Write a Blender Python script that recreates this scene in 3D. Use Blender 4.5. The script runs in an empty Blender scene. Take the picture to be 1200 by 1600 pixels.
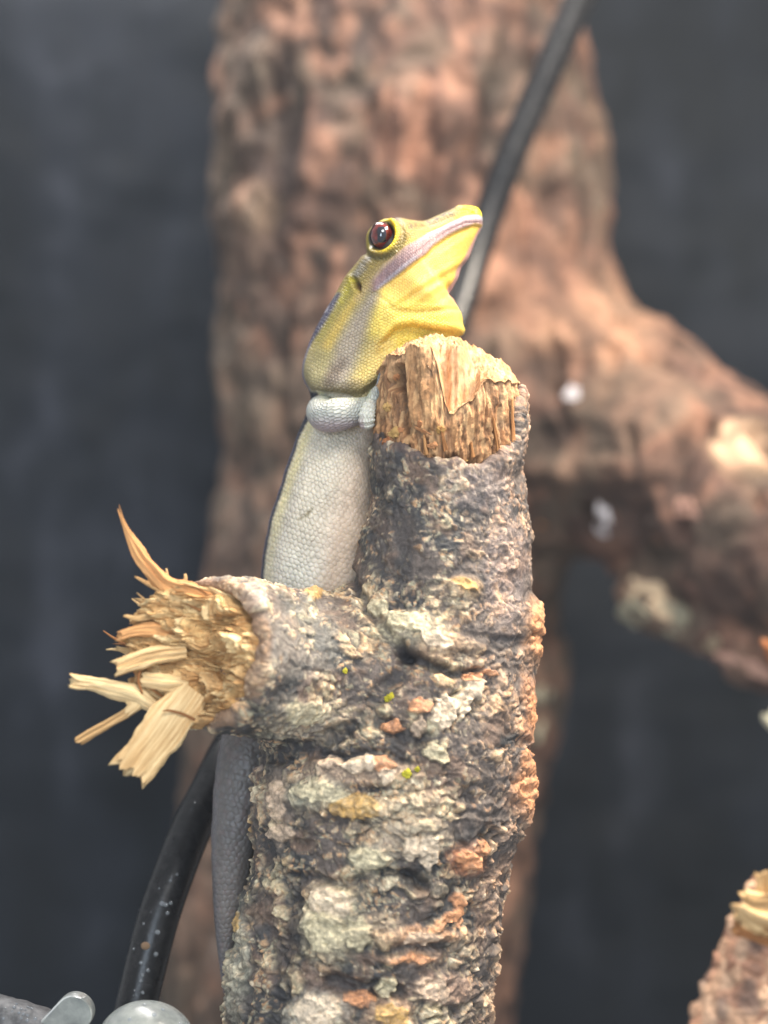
import bpy, math, random
import numpy as np
from mathutils import Vector, Matrix

# ---------------------------------------------------------------- camera, light, exposure
# 1 Blender unit = 1 cm (the gecko is about 9 cm long)
sc = bpy.context.scene
sc.unit_settings.scale_length = 0.01
D = 18.0            # camera distance to the focus plane (cm)
K = 0.005           # cm per photo pixel at the focus plane
cam = bpy.data.cameras.new('camera')
cam_o = bpy.data.objects.new('camera', cam)
sc.collection.objects.link(cam_o)
cam_o.location = (0, -D, 0)
cam_o.rotation_euler = (math.radians(90), 0, 0)
cam.sensor_fit = 'VERTICAL'
cam.sensor_height = 24.0
cam.lens = 24.0 / 2 / (800 * K / D)
cam.clip_start = 0.1
cam.clip_end = 200
cam.dof.use_dof = True
cam.dof.focus_distance = D - 0.32
cam.dof.aperture_fstop = 0.132
sc.camera = cam_o

world = bpy.data.worlds.new('World')
sc.world = world
world.use_nodes = True
bg = world.node_tree.nodes['Background']
bg.inputs[0].default_value = (0.92, 0.96, 1.0, 1)
bg.inputs[1].default_value = 0.44

def area(name, loc, target, sx, sy, power, col):
    l = bpy.data.lights.new(name, 'AREA')
    l.shape = 'RECTANGLE'; l.size = sx; l.size_y = sy
    l.energy = power; l.color = col
    o = bpy.data.objects.new(name, l)
    sc.collection.objects.link(o)
    o.location = loc
    d = Vector(target) - Vector(loc)
    o.rotation_euler = d.to_track_quat('-Z', 'Y').to_euler()
    return o
area('lamp_over_tank', (7.5, -1.0, 10.5), (0, 0.3, 0.5), 5.0, 2.6, 3700, (1.0, 0.88, 0.73))
area('lamp_bar_overhead', (-2.5, 7.5, 12.0), (-1, 8.5, 0), 12.0, 2.5, 2000, (1.0, 0.95, 0.92))
area('front_fill', (4.0, -15.0, 13.0), (0, 0, 0), 8.0, 5.0, 2200, (1.0, 0.97, 0.93))  # added fill light above the camera, no window known there
area('window_behind_photographer', (-5.0, -26.0, 3.0), (0, 0, 0), 5.0, 9.0, 1900, (0.72, 0.85, 1.0))

vs = sc.view_settings
vs.view_transform = 'Standard'
vs.look = 'None'
vs.exposure = 0.62
vs.gamma = 1.0
vs.use_curve_mapping = False

# ---------------------------------------------------------------- helpers
rng = np.random.default_rng(7)
random.seed(7)
C = sc.collection

def P(px, py, Y=0.0):
    s = K * (D + Y) / D
    return np.array([(px - 600) * s, Y, (800 - py) * s])

def proj(co):
    s = K * (D + co[:, 1]) / D
    return co[:, 0] / s + 600, 800 - co[:, 2] / s

def lin(r, g, b, f=1.0):
    c = np.array([r, g, b], float) / 255.0
    c = np.where(c <= 0.04045, c / 12.92, ((c + 0.055) / 1.055) ** 2.4)
    return c * f

def sstep(a, b, x):
    t = np.clip((x - a) / (b - a), 0, 1)
    return t * t * (3 - 2 * t)

U = np.uint32
def _fin(h):
    h ^= h >> U(13); h *= U(1274126177); h ^= h >> U(16)
    h *= U(2654435761); h ^= h >> U(15)
    return h
def _axes(p, lo, hi, seed):
    fl = np.floor(p)
    i = fl.astype(np.int32).astype(np.uint32)
    f = p - fl
    mul = (U(374761393), U(668265263), U(873357470))
    out = []
    for a in range(3):
        base = i[:, a] * mul[a]
        if a == 0: base = base + U((seed * 2246822519) & 0xffffffff)
        out.append([base + U((int(mul[a]) * d) & 0xffffffff) for d in range(lo, hi + 1)])
    return fl, f, out
INV = np.float32(1 / 511.5)
def gnoise(p, seed=0):
    p = np.ascontiguousarray(p, np.float32)
    _, f, ax = _axes(p, 0, 1, seed)
    u = f * f * f * (f * (f * 6 - 15) + 10)
    F = [[np.ascontiguousarray(f[:, a]), f[:, a] - 1] for a in range(3)]
    Wt = [[1 - u[:, a], np.ascontiguousarray(u[:, a])] for a in range(3)]
    out = np.zeros(len(p), np.float32)
    for dx in (0, 1):
        for dy in (0, 1):
            hxy = ax[0][dx] + ax[1][dy]; wxy = Wt[0][dx] * Wt[1][dy]
            for dz in (0, 1):
                h = _fin(hxy + ax[2][dz])
                g = ((h & U(1023)).astype(np.float32) * INV - 1) * F[0][dx]
                g += (((h >> U(10)) & U(1023)).astype(np.float32) * INV - 1) * F[1][dy]
                g += (((h >> U(20)) & U(1023)).astype(np.float32) * INV - 1) * F[2][dz]
                out += wxy * Wt[2][dz] * g
    return out * 1.4

def fbm(p, octv=4, seed=0, gain=0.5):
    p = np.asarray(p, np.float32)
    a, s, o = 1.0, 0.0, np.zeros(len(p), np.float32)
    for k in range(octv):
        o += a * gnoise(p * (2.03 ** k) + 17.3 * k, seed + k); s += a; a *= gain
    return o / s * 1.6

def worley(p, seed=0, ids=False):
    p = np.ascontiguousarray(p, np.float32)
    _, f, ax = _axes(p, -1, 1, seed)
    n = len(p); c = np.float32(1 / 1023)
    F = [np.ascontiguousarray(f[:, a]) for a in range(3)]
    f1 = np.full(n, 81.0, np.float32); f2 = np.full(n, 81.0, np.float32)
    cid = np.zeros(n, np.uint32)
    for dx in (0, 1, 2):
        for dy in (0, 1, 2):
            hxy = ax[0][dx] + ax[1][dy]
            for dz in (0, 1, 2):
                h = _fin(hxy + ax[2][dz])
                q = (h & U(1023)).astype(np.float32) * c + (dx - 1) - F[0]
                d = q * q
                q = ((h >> U(10)) & U(1023)).astype(np.float32) * c + (dy - 1) - F[1]
                d += q * q
                q = ((h >> U(20)) & U(1023)).astype(np.float32) * c + (dz - 1) - F[2]
                d += q * q
                m = d < f1
                f2 = np.minimum(f2, np.maximum(d, f1))
                cid[m] = h[m]
                f1 = np.minimum(f1, d)
    raw = cid.copy()
    cid = cid * U(2654435761)
    cid ^= cid >> U(15)
    r = lambda s: ((cid >> U(s)) & U(255)).astype(np.float32) / 255
    res = (np.sqrt(f1), np.sqrt(f2), r(0), r(8), r(16))
    return res + (raw,) if ids else res

def seg_dist(x, y, pts, widths=None):
    """distance of points to a polyline and the width interpolated along it"""
    best = np.full(len(x), 1e9); wv = np.zeros(len(x))
    for a in range(len(pts) - 1):
        ax, ay = pts[a]; bx, by = pts[a + 1]
        dx, dy = bx - ax, by - ay
        t = np.clip(((x - ax) * dx + (y - ay) * dy) / (dx * dx + dy * dy + 1e-9), 0, 1)
        d = np.hypot(x - ax - t * dx, y - ay - t * dy)
        m = d < best
        best = np.where(m, d, best)
        if widths is not None:
            wv = np.where(m, widths[a] + (widths[a + 1] - widths[a]) * t, wv)
    return best, wv

def band(x, y, pts, w, soft=4.0):
    ww = w if isinstance(w, (list, tuple)) else [w] * len(pts)
    d, wv = seg_dist(x, y, pts, ww)
    return 1 - sstep(0, 1, (d - wv + soft) / (2 * soft))

def catmull(pts, n):
    pts = np.asarray(pts, float)
    if pts.ndim == 1: pts = pts[:, None]
    m = len(pts)
    u = np.linspace(0, m - 1, n)
    i = np.clip(u.astype(int), 0, m - 2); t = (u - i)[:, None]
    ext = np.vstack([2 * pts[0] - pts[1], pts, 2 * pts[-1] - pts[-2]])
    p0, p1, p2, p3 = ext[i], ext[i + 1], ext[i + 2], ext[i + 3]
    return 0.5 * (2 * p1 + (p2 - p0) * t + (2 * p0 - 5 * p1 + 4 * p2 - p3) * t ** 2 + (3 * p1 - p0 - 3 * p2 + p3) * t ** 3)

def mesh_np(name, co, faces, smooth=True):
    me = bpy.data.meshes.new(name)
    co = np.asarray(co, np.float32)
    faces = np.asarray(faces, np.int32)
    nf, k = faces.shape
    me.vertices.add(len(co)); me.vertices.foreach_set('co', co.ravel())
    me.loops.add(nf * k); me.loops.foreach_set('vertex_index', faces.ravel())
    me.polygons.add(nf)
    me.polygons.foreach_set('loop_start', np.arange(0, nf * k, k, dtype=np.int32))
    me.update(calc_edges=True)
    me.polygons.foreach_set('use_smooth', np.full(nf, smooth))
    me.update()
    return me

def get_co(me):
    a = np.empty(len(me.vertices) * 3, np.float32); me.vertices.foreach_get('co', a); return a.reshape(-1, 3)
def get_no(me):
    a = np.empty(len(me.vertices) * 3, np.float32); me.vertex_normals.foreach_get('vector', a); return a.reshape(-1, 3)
def set_co(me, co):
    me.vertices.foreach_set('co', np.asarray(co, np.float32).ravel()); me.update()
def set_col(me, col, name='Col'):
    at = me.color_attributes.new(name, 'FLOAT_COLOR', 'POINT')
    c = np.ones((len(col), 4), np.float32); c[:, :3] = np.clip(col, 0, 1)
    at.data.foreach_set('color', c.ravel())
def set_vec(me, v, name):
    at = me.attributes.new(name, 'FLOAT_VECTOR', 'POINT')
    at.data.foreach_set('vector', np.asarray(v, np.float32).ravel())

def grid_faces(nu, nv, wrap_v=True, off=0):
    """nu rows by nv columns; wraps the columns"""
    i = np.arange(nu - 1)[:, None]
    j = np.arange(nv if wrap_v else nv - 1)[None, :]
    j2 = (j + 1) % nv
    a = i * nv + j; b = i * nv + j2; c = (i + 1) * nv + j2; d = (i + 1) * nv + j
    return np.stack([a, b, c, d], -1).reshape(-1, 4) + off

def empty(name, loc, label, cat, group=None):
    o = bpy.data.objects.new(name, None)
    o.empty_display_size = 0.3
    C.objects.link(o); o.location = loc
    o['label'] = label; o['category'] = cat
    if group: o['group'] = group
    return o

def child(name, me, mat, parent, loc=None):
    """mesh built in world coordinates, hung under its thing"""
    o = bpy.data.objects.new(name, me)
    C.objects.link(o)
    if mat is not None and len(me.materials) == 0: me.materials.append(mat)
    if parent is not None:
        o.parent = parent
        base = Vector((0, 0, 0)); q = parent
        while q is not None:
            base += q.location; q = q.parent
        o.location = (Vector(loc) if loc is not None else Vector((0, 0, 0))) - base
    elif loc is not None:
        o.location = loc
    return o

def place(name, me, parent, M):
    """shared mesh placed by a world matrix under a parent that is only translated"""
    o = bpy.data.objects.new(name, me)
    C.objects.link(o)
    o.parent = parent
    base = Vector((0, 0, 0)); q = parent
    while q is not None:
        base += q.location; q = q.parent
    o.matrix_basis = Matrix.Translation(-base) @ M
    return o

def surface_nets(F, org, h):
    F = F.astype(np.float32)
    S = F < 0
    sx, sy, sz = F.shape
    cnt = np.zeros((sx - 1, sy - 1, sz - 1), np.int8)
    offs = [(a, b, c) for a in (0, 1) for b in (0, 1) for c in (0, 1)]
    for a, b, c in offs:
        cnt += S[a:sx - 1 + a, b:sy - 1 + b, c:sz - 1 + c]
    act = np.argwhere((cnt > 0) & (cnt < 8))
    idm = np.full(cnt.shape, -1, np.int32)
    idm[act[:, 0], act[:, 1], act[:, 2]] = np.arange(len(act))
    V = np.stack([F[act[:, 0] + a, act[:, 1] + b, act[:, 2] + c] for a, b, c in offs], 1)
    acc = np.zeros((len(act), 3)); num = np.zeros(len(act))
    for i in range(8):
        for j in range(i + 1, 8):
            if sum(abs(offs[i][q] - offs[j][q]) for q in range(3)) != 1: continue
            m = (V[:, i] < 0) != (V[:, j] < 0)
            t = V[:, i] / (V[:, i] - V[:, j] + 1e-12)
            pt = np.array(offs[i])[None, :] + t[:, None] * (np.array(offs[j]) - np.array(offs[i]))[None, :]
            acc += np.where(m[:, None], pt, 0); num += m
    co = (act + acc / num[:, None]) * h + np.array(org)
    quads = []
    for ax in range(3):
        sl0 = [slice(None)] * 3; sl1 = [slice(None)] * 3
        sl0[ax] = slice(0, -1); sl1[ax] = slice(1, None)
        A = S[tuple(sl0)]; B = S[tuple(sl1)]
        e = np.argwhere(A != B)
        b, c = (ax + 1) % 3, (ax + 2) % 3
        ok = (e[:, b] > 0) & (e[:, c] > 0) & (e[:, b] < F.shape[b] - 1) & (e[:, c] < F.shape[c] - 1)
        e = e[ok]
        flip = A[e[:, 0], e[:, 1], e[:, 2]]
        q = []
        for db, dc in ((-1, -1), (0, -1), (0, 0), (-1, 0)):
            f = e.copy(); f[:, b] += db; f[:, c] += dc
            q.append(idm[f[:, 0], f[:, 1], f[:, 2]])
        q = np.stack(q, 1)
        q[~flip] = q[~flip][:, ::-1]
        quads.append(q)
    return co, np.vstack(quads)

def subsurf_eval(me, levels=1):
    o = bpy.data.objects.new('tmp', me); C.objects.link(o)
    m = o.modifiers.new('s', 'SUBSURF'); m.levels = levels; m.render_levels = levels
    dg = bpy.context.evaluated_depsgraph_get()
    out = bpy.data.meshes.new_from_object(o.evaluated_get(dg))
    bpy.data.objects.remove(o); bpy.data.meshes.remove(me)
    return out

def smin(a, b, k):
    h = np.clip(0.5 + 0.5 * (b - a) / k, 0, 1)
    return b + (a - b) * h - k * h * (1 - h)

# ---------------------------------------------------------------- materials
def newmat(name):
    m = bpy.data.materials.new(name); m.use_nodes = True
    nt = m.node_tree
    return m, nt, nt.nodes, nt.links, nt.nodes['Principled BSDF']

def N(nt, typ, **kw):
    n = nt.nodes.new(typ)
    for k, v in kw.items(): setattr(n, k, v)
    return n

def mix(nt, a, b, fac, blend='MIX'):
    n = nt.nodes.new('ShaderNodeMix'); n.data_type = 'RGBA'; n.blend_type = blend
    for sock, v in ((n.inputs[0], fac), (n.inputs[6], a), (n.inputs[7], b)):
        if hasattr(v, 'links'): nt.links.new(v, sock)
        elif isinstance(v, (int, float)): sock.default_value = v
        else: sock.default_value = (*v, 1)
    return n.outputs[2]

def mth(nt, op, a, b=None, clamp=False):
    n = nt.nodes.new('ShaderNodeMath'); n.operation = op; n.use_clamp = clamp
    for s, v in ((n.inputs[0], a), (n.inputs[1], b)):
        if v is None: continue
        if hasattr(v, 'links'): nt.links.new(v, s)
        else: s.default_value = v
    return n.outputs[0]

def noise_n(nt, vec, scale, detail=5, rough=0.6):
    n = nt.nodes.new('ShaderNodeTexNoise')
    n.inputs['Scale'].default_value = scale; n.inputs['Detail'].default_value = detail
    n.inputs['Roughness'].default_value = rough
    if vec is not None: nt.links.new(vec, n.inputs['Vector'])
    return n.outputs[0]

def ramp(nt, fac, stops):
    n = nt.nodes.new('ShaderNodeValToRGB')
    el = n.color_ramp.elements
    el[0].position, el[0].color = stops[0][0], (*stops[0][1], 1)
    el[1].position, el[1].color = stops[-1][0], (*stops[-1][1], 1)
    for p, c in stops[1:-1]:
        e = el.new(p); e.color = (*c, 1)
    nt.links.new(fac, n.inputs[0])
    return n.outputs[0]

def bump(nt, height, strength, dist, normal=None):
    n = nt.nodes.new('ShaderNodeBump')
    n.inputs['Strength'].default_value = strength; n.inputs['Distance'].default_value = dist
    nt.links.new(height, n.inputs['Height'])
    if normal is not None: nt.links.new(normal, n.inputs['Normal'])
    return n.outputs[0]

def attr_mat(name, rough=0.75, nscale=30, namp=0.35, bdist=0.01, spec=0.35, bscale=60, vary=None):
    """vertex coloured surface with fine grain of its own"""
    m, nt, nd, lk, b = newmat(name)
    a = N(nt, 'ShaderNodeAttribute', attribute_name='Col')
    tc = N(nt, 'ShaderNodeTexCoord')
    v = tc.outputs['Object']
    n1 = noise_n(nt, v, nscale, 6, 0.65)
    g = ramp(nt, n1, [(0.25, (1 - namp,) * 3), (0.75, (1 + namp,) * 3)])
    col = mix(nt, a.outputs['Color'], g, 1.0, 'MULTIPLY')
    lk.new(col, b.inputs['Base Color'])
    n2 = noise_n(nt, v, bscale, 5, 0.7)
    lk.new(bump(nt, n2, 0.8, bdist), b.inputs['Normal'])
    r = mth(nt, 'MULTIPLY_ADD', n1, 0.3); r.node.inputs[2].default_value = rough - 0.15
    lk.new(r, b.inputs['Roughness'])
    b.inputs['Specular IOR Level'].default_value = spec
    return m

def chip_mat(name, c1, c2, scale=8, rough=0.8, stretch=(1, 1, 1), bdist=0.012, spec=0.3, bs=3.0):
    """a piece with its own mottled colour, varied from piece to piece"""
    m, nt, nd, lk, b = newmat(name)
    tc = N(nt, 'ShaderNodeTexCoord')
    oi = N(nt, 'ShaderNodeObjectInfo')
    mp = N(nt, 'ShaderNodeMapping'); mp.inputs['Scale'].default_value = stretch
    lk.new(tc.outputs['Object'], mp.inputs['Vector'])
    add = N(nt, 'ShaderNodeVectorMath', operation='ADD')
    lk.new(mp.outputs[0], add.inputs[0])
    sc_ = mth(nt, 'MULTIPLY', oi.outputs['Random'], 31.0)
    lk.new(sc_, add.inputs[1])
    n1 = noise_n(nt, add.outputs[0], scale, 6, 0.65)
    f = mth(nt, 'ADD', n1, mth(nt, 'MULTIPLY_ADD', oi.outputs['Random'], 0.4))
    f.node.inputs[1].links[0].from_node.inputs[2].default_value = -0.2
    col = ramp(nt, f, [(0.3, c1), (0.7, c2)])
    lk.new(col, b.inputs['Base Color'])
    n2 = noise_n(nt, add.outputs[0], scale * bs, 5, 0.7)
    lk.new(bump(nt, n2, 0.9, bdist), b.inputs['Normal'])
    b.inputs['Roughness'].default_value = rough
    b.inputs['Specular IOR Level'].default_value = spec
    return m

M_bark = attr_mat('bark', 0.58, 34, 0.45, 0.012, 0.5, 70)
M_farbark = attr_mat('weathered_bark', 0.85, 5, 0.3, 0.03, 0.25, 14)
M_core = attr_mat('torn_wood', 0.8, 30, 0.3, 0.008, 0.25, 80)
def grain_mat(name, c1, c2, c3):
    m, nt, nd, lk, b = newmat(name)
    at = N(nt, 'ShaderNodeAttribute', attribute_name='grain')
    oi = N(nt, 'ShaderNodeObjectInfo')
    mp = N(nt, 'ShaderNodeMapping'); mp.inputs['Scale'].default_value = (2.6, 1.5, 1.3)
    lk.new(at.outputs['Vector'], mp.inputs['Vector'])
    n1 = noise_n(nt, mp.outputs[0], 1.6, 6, 0.65)
    n2 = noise_n(nt, mp.outputs[0], 6.0, 4, 0.7)
    n3 = noise_n(nt, at.outputs['Vector'], 2.2, 4, 0.6)
    f = mth(nt, 'ADD', mth(nt, 'MULTIPLY', n1, 0.65), mth(nt, 'MULTIPLY', n3, 0.35))
    f2 = mth(nt, 'ADD', f, mth(nt, 'MULTIPLY_ADD', oi.outputs['Random'], 0.22)); f2.node.inputs[1].links[0].from_node.inputs[2].default_value = -0.11
    lk.new(ramp(nt, f2, [(0.30, c1), (0.46, c2), (0.62, c3)]), b.inputs['Base Color'])
    lk.new(bump(nt, n2, 0.8, 0.012), b.inputs['Normal'])
    b.inputs['Roughness'].default_value = 0.8; b.inputs['Specular IOR Level'].default_value = 0.25
    return m
M_split = grain_mat('split_wood', lin(140, 106, 68), lin(196, 160, 112), lin(228, 200, 152))
M_splitd = grain_mat('brown_split_wood', lin(96, 62, 38), lin(158, 108, 66), lin(206, 154, 102))
M_fl_pale = chip_mat('pale_bark_flake', lin(150, 132, 108), lin(222, 198, 168), 9)
M_fl_grey = chip_mat('grey_lichen_flake', lin(120, 116, 100), lin(196, 190, 165), 12)
M_fl_orange = chip_mat('orange_bark_flake', lin(150, 92, 58), lin(218, 156, 108), 9)
M_fl_tan = chip_mat('tan_wood_flake', lin(160, 118, 62), lin(222, 182, 118), 9, 0.7)
M_fl_dark = chip_mat('dark_bark_flake', lin(58, 52, 50), lin(105, 90, 84), 10)
M_fl_pink = chip_mat('pinkish_bark_flake', lin(140, 104, 92), lin(205, 166, 146), 9)
M_yel = chip_mat('yellow_lichen', lin(170, 160, 40), lin(225, 215, 70), 20)

# ---------------------------------------------------------------- back wall of the tank
def build_wall():
    nx, nz = 160, 200
    X = np.linspace(-16, 16, nx); Z = np.linspace(-14, 17, nz)
    xx, zz = np.meshgrid(X, Z)
    p = np.stack([xx.ravel(), np.zeros(nx * nz), zz.ravel()], 1)
    Y = 15.0 + 0.12 * fbm(p * 0.5, 3, 3) + 0.05 * fbm(p * 2.0, 2, 5)
    co = np.stack([p[:, 0], Y, p[:, 2]], 1)
    me = mesh_np('back_wall', co, grid_faces(nz, nx, False))
    m, nt, nd, lk, b = newmat('black_tank_wall')
    tc = N(nt, 'ShaderNodeTexCoord')
    mp = N(nt, 'ShaderNodeMapping'); mp.inputs['Scale'].default_value = (1.0, 1.0, 0.38)
    lk.new(tc.outputs['Object'], mp.inputs['Vector'])
    n1 = noise_n(nt, mp.outputs[0], 0.75, 6, 0.62)
    n2 = noise_n(nt, mp.outputs[0], 5.0, 4, 0.6)
    f = mth(nt, 'ADD', mth(nt, 'MULTIPLY', n1, 0.85), mth(nt, 'MULTIPLY', n2, 0.15))
    col = ramp(nt, f, [(0.40, (0.006, 0.008, 0.011)), (0.56, (0.011, 0.014, 0.020)), (0.72, (0.040, 0.045, 0.060))])
    lk.new(col, b.inputs['Base Color'])
    b.inputs['Roughness'].default_value = 0.7
    b.inputs['Specular IOR Level'].default_value = 0.2
    lk.new(bump(nt, n2, 0.3, 0.05), b.inputs['Normal'])
    me.materials.append(m)
    o = bpy.data.objects.new('back_wall', me); C.objects.link(o)
    o['kind'] = 'structure'
    return o
build_wall()

# ---------------------------------------------------------------- forked log behind
def build_log():
    h = 0.085
    lo = np.array([-6.5, 4.0, -8.5]); hi = np.array([8.5, 12.5, 8.0])
    n = np.ceil((hi - lo) / h).astype(int)
    ax = [lo[i] + h * np.arange(n[i]) for i in range(3)]
    x, y, z = np.meshgrid(*ax, indexing='ij')
    x = x.astype(np.float32); y = y.astype(np.float32); z = z.astype(np.float32)
    Yc = 9.0
    s = K * (D + Yc) / D
    tab = [(-300, 345, 850), (0, 342, 893), (100, 336, 925), (200, 335, 950), (300, 332, 955), (400, 338, 955), (500, 342, 950),
           (600, 338, 940), (700, 342, 930), (800, 334, 910), (900, 320, 885), (1000, 312, 880), (1100, 302, 884),
           (1160, 296, 882), (1200, 294, 866), (1300, 278, 850), (1400, 264, 832), (1500, 254, 815), (1600, 248, 796), (1900, 240, 760)]
    t = np.array(tab, float)
    zz = (800 - t[:, 0]) * s
    L = (t[:, 1] - 600) * s; R = (t[:, 2] - 600) * s
    o_ = np.argsort(zz)
    zl = ax[2]
    Lz = np.interp(zl, zz[o_], L[o_]); Rz = np.interp(zl, zz[o_], R[o_])
    cx = ((Lz + Rz) / 2)[None, None, :]; rx = ((Rz - Lz) / 2)[None, None, :]
    ry = rx * 0.85
    d1 = (np.sqrt(((x - cx) / rx) ** 2 + ((y - Yc - 0.3) / ry) ** 2) - 1) * ry
    # right limb, coming forward
    def cap(a, b, ra, rb):
        a = np.array(a); b = np.array(b); ab = b - a
        tt = np.clip(((x - a[0]) * ab[0] + (y - a[1]) * ab[1] + (z - a[2]) * ab[2]) / ab.dot(ab), 0, 1)
        return np.sqrt((x - a[0] - tt * ab[0]) ** 2 + (y - a[1] - tt * ab[1]) ** 2 + (z - a[2] - tt * ab[2]) ** 2) - (ra + (rb - ra) * tt)
    d2 = cap(P(790, 590, 9.2), P(1600, 1062, 5.4), 1.45, 1.10)
    d3 = cap(P(1000, 925, 7.2), P(1600, 1198, 5.7), 0.30, 0.42)
    d = smin(d1, d2, 0.55)
    d = smin(d, d3, 0.12)
    co, q = surface_nets(d, lo, h)
    me = subsurf_eval(mesh_np('bark', co, q), 1)
    co = get_co(me); no = get_no(me)
    px, py = proj(co)
    w = co + 0.25 * np.stack([fbm(co * 1.3, 2, 40), fbm(co * 1.3, 2, 41), fbm(co * 1.3, 2, 42)], 1)
    f1, f2, r1, r2, r3 = worley(w * np.array([1.1, 1.1, 0.75]), 50)
    e = sstep(0.02, 0.4, f2 - f1)
    g1, g2, s1, s2, s3 = worley(w * np.array([3.6, 3.6, 2.6]), 53)
    ge = sstep(0.02, 0.35, g2 - g1)
    big = fbm(co * 0.8, 3, 60)
    med = fbm(co * 2.2, 4, 63)
    hgt = 0.12 * big + 0.07 * (e - 0.5) * (0.4 + r1) + 0.02 * (ge - 0.5) + 0.06 * med
    # long vertical furrows on the upper trunk
    fur = fbm(co * np.array([2.4, 2.4, 0.55]), 3, 66)
    hgt += -0.16 * sstep(0.12, 0.5, fur)
    dark = lin(76, 64, 62); brown = lin(144, 106, 90); orange = lin(214, 154, 120); grey = lin(140, 128, 112); pink = lin(176, 130, 110)
    pal = np.stack([brown, orange, pink, grey, brown * 0.8, pink * 0.9])
    ci = np.minimum((r2 * 6).astype(int), 5)
    col = pal[ci]
    si = np.minimum((s2 * 6).astype(int), 5)
    col = col * 0.58 + pal[si] * 0.42
    big2 = fbm(co * 1.5 + 31, 3, 64)
    m = sstep(-0.15, 0.30, big2 + 0.2 * (r3 - 0.5))[:, None]
    col = col * (1 - 0.7 * m) + (brown * 0.66) * 0.7 * m
    dk = sstep(0.05, 0.4, fur)[:, None] * 0.4
    col = col * (1 - dk) + dark * dk
    dk2 = ((1 - e) * (r3 > 0.35) * 0.45)[:, None]
    col = col * (1 - dk2) + dark * dk2
    # greyer left flank and lower trunk; warmer right limb
    gl = (1 - sstep(330, 460, px))[:, None] * 0.6
    col = col * (1 - gl) + (grey * 0.85) * gl
    # smooth barkless area at the fork and other pale places
    def spot(cx, cy, rx, ry, c, amt, hh=0.0, soft=0.45):
        nonlocal col, hgt
        d = np.sqrt(((px - cx) / rx) ** 2 + ((py - cy) / ry) ** 2) + 0.35 * med
        k = (1 - sstep(1 - soft, 1 + soft, d)) * (no[:, 1] < 0.3)
        col = col * (1 - amt * k[:, None]) + c * amt * k[:, None]
        hgt = hgt + hh * k
    spot(930, 520, 120, 85, lin(222, 166, 126), 0.85)
    spot(800, 470, 70, 50, lin(205, 150, 118), 0.6)
    spot(880, 380, 60, 90, lin(200, 140, 112), 0.55)
    spot(645, 165, 45, 40, lin(216, 152, 120), 0.85, 0.06)
    spot(620, 235, 50, 60, lin(205, 142, 112), 0.7, 0.05)
    spot(655, 260, 42, 45, lin(196, 135, 105), 0.6, 0.03)
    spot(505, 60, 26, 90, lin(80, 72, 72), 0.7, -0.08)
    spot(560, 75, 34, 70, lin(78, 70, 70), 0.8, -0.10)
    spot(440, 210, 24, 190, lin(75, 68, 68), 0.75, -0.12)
    spot(545, 330, 42, 90, lin(86, 74, 72), 0.55, -0.06)
    spot(400, 320, 32, 38, lin(190, 160, 130), 0.7, 0.08)
    spot(865, 580, 55, 34, lin(96, 80, 76), 0.7, -0.06)
    spot(900, 690, 90, 32, lin(104, 84, 76), 0.6, -0.05)
    spot(930, 735, 110, 22, lin(196, 146, 116), 0.6, 0.06)
    spot(1155, 700, 55, 42, lin(250, 206, 160) * 1.15, 1.0, 0.1, 0.3)
    spot(920, 800, 90, 46, lin(92, 74, 72), 0.7, -0.06)
    spot(1000, 850, 120, 60, lin(120, 88, 80), 0.5, 0)
    spot(1110, 820, 80, 90, lin(140, 104, 92), 0.4, 0)
    spot(870, 960, 60, 45, lin(60, 52, 52), 0.8, -0.08)
    spot(500, 620, 40, 120, lin(120, 96, 90), 0.5, 0)
    spot(395, 660, 36, 46, lin(168, 148, 124), 0.7, 0.05)
    spot(395, 760, 40, 60, lin(96, 88, 84), 0.7, -0.06)
    spot(860, 1075, 40, 60, lin(120, 112, 98), 0.8, 0)
    spot(800, 1420, 26, 60, lin(198, 150, 122), 0.8, 0.02)
    spot(790, 1560, 26, 70, lin(190, 140, 112), 0.7, 0)
    spot(300, 1420, 50, 150, lin(176, 142, 118), 0.6, 0)
    spot(335, 1500, 20, 34, lin(220, 196, 180), 0.8, 0.03)
    co = co + no * hgt[:, None]
    set_co(me, co)
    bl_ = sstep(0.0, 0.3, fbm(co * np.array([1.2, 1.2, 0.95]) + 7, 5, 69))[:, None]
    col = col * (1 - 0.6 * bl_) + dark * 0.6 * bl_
    b3 = sstep(0.05, 0.35, fbm(co * np.array([3.4, 3.4, 2.4]) + 3, 4, 73))[:, None]
    col = col * (1 - 0.5 * b3) + dark * 0.9 * 0.5 * b3
    b4 = sstep(0.12, 0.4, fbm(co * np.array([2.6, 2.6, 1.8]) + 13, 3, 76))[:, None]
    col = col * (1 - 0.40 * b4) + orange * 1.05 * 0.40 * b4
    b5 = sstep(0.05, 0.35, fbm(co * 0.95 + 23, 4, 79))[:, None]
    col = col * (1 - 0.5 * b5) + grey * 0.8 * 0.5 * b5
    col = 0.70 * col + 0.30 * col.mean(1)[:, None]
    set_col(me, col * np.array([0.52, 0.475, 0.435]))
    root = empty('forked_log', (0, 9.0, -8.0), 'thick blurred brown forked log with flaking bark behind the gecko', 'log')
    child('bark', me, M_farbark, root)
    return root, co, no
log_root, log_co, log_no = build_log()

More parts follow.
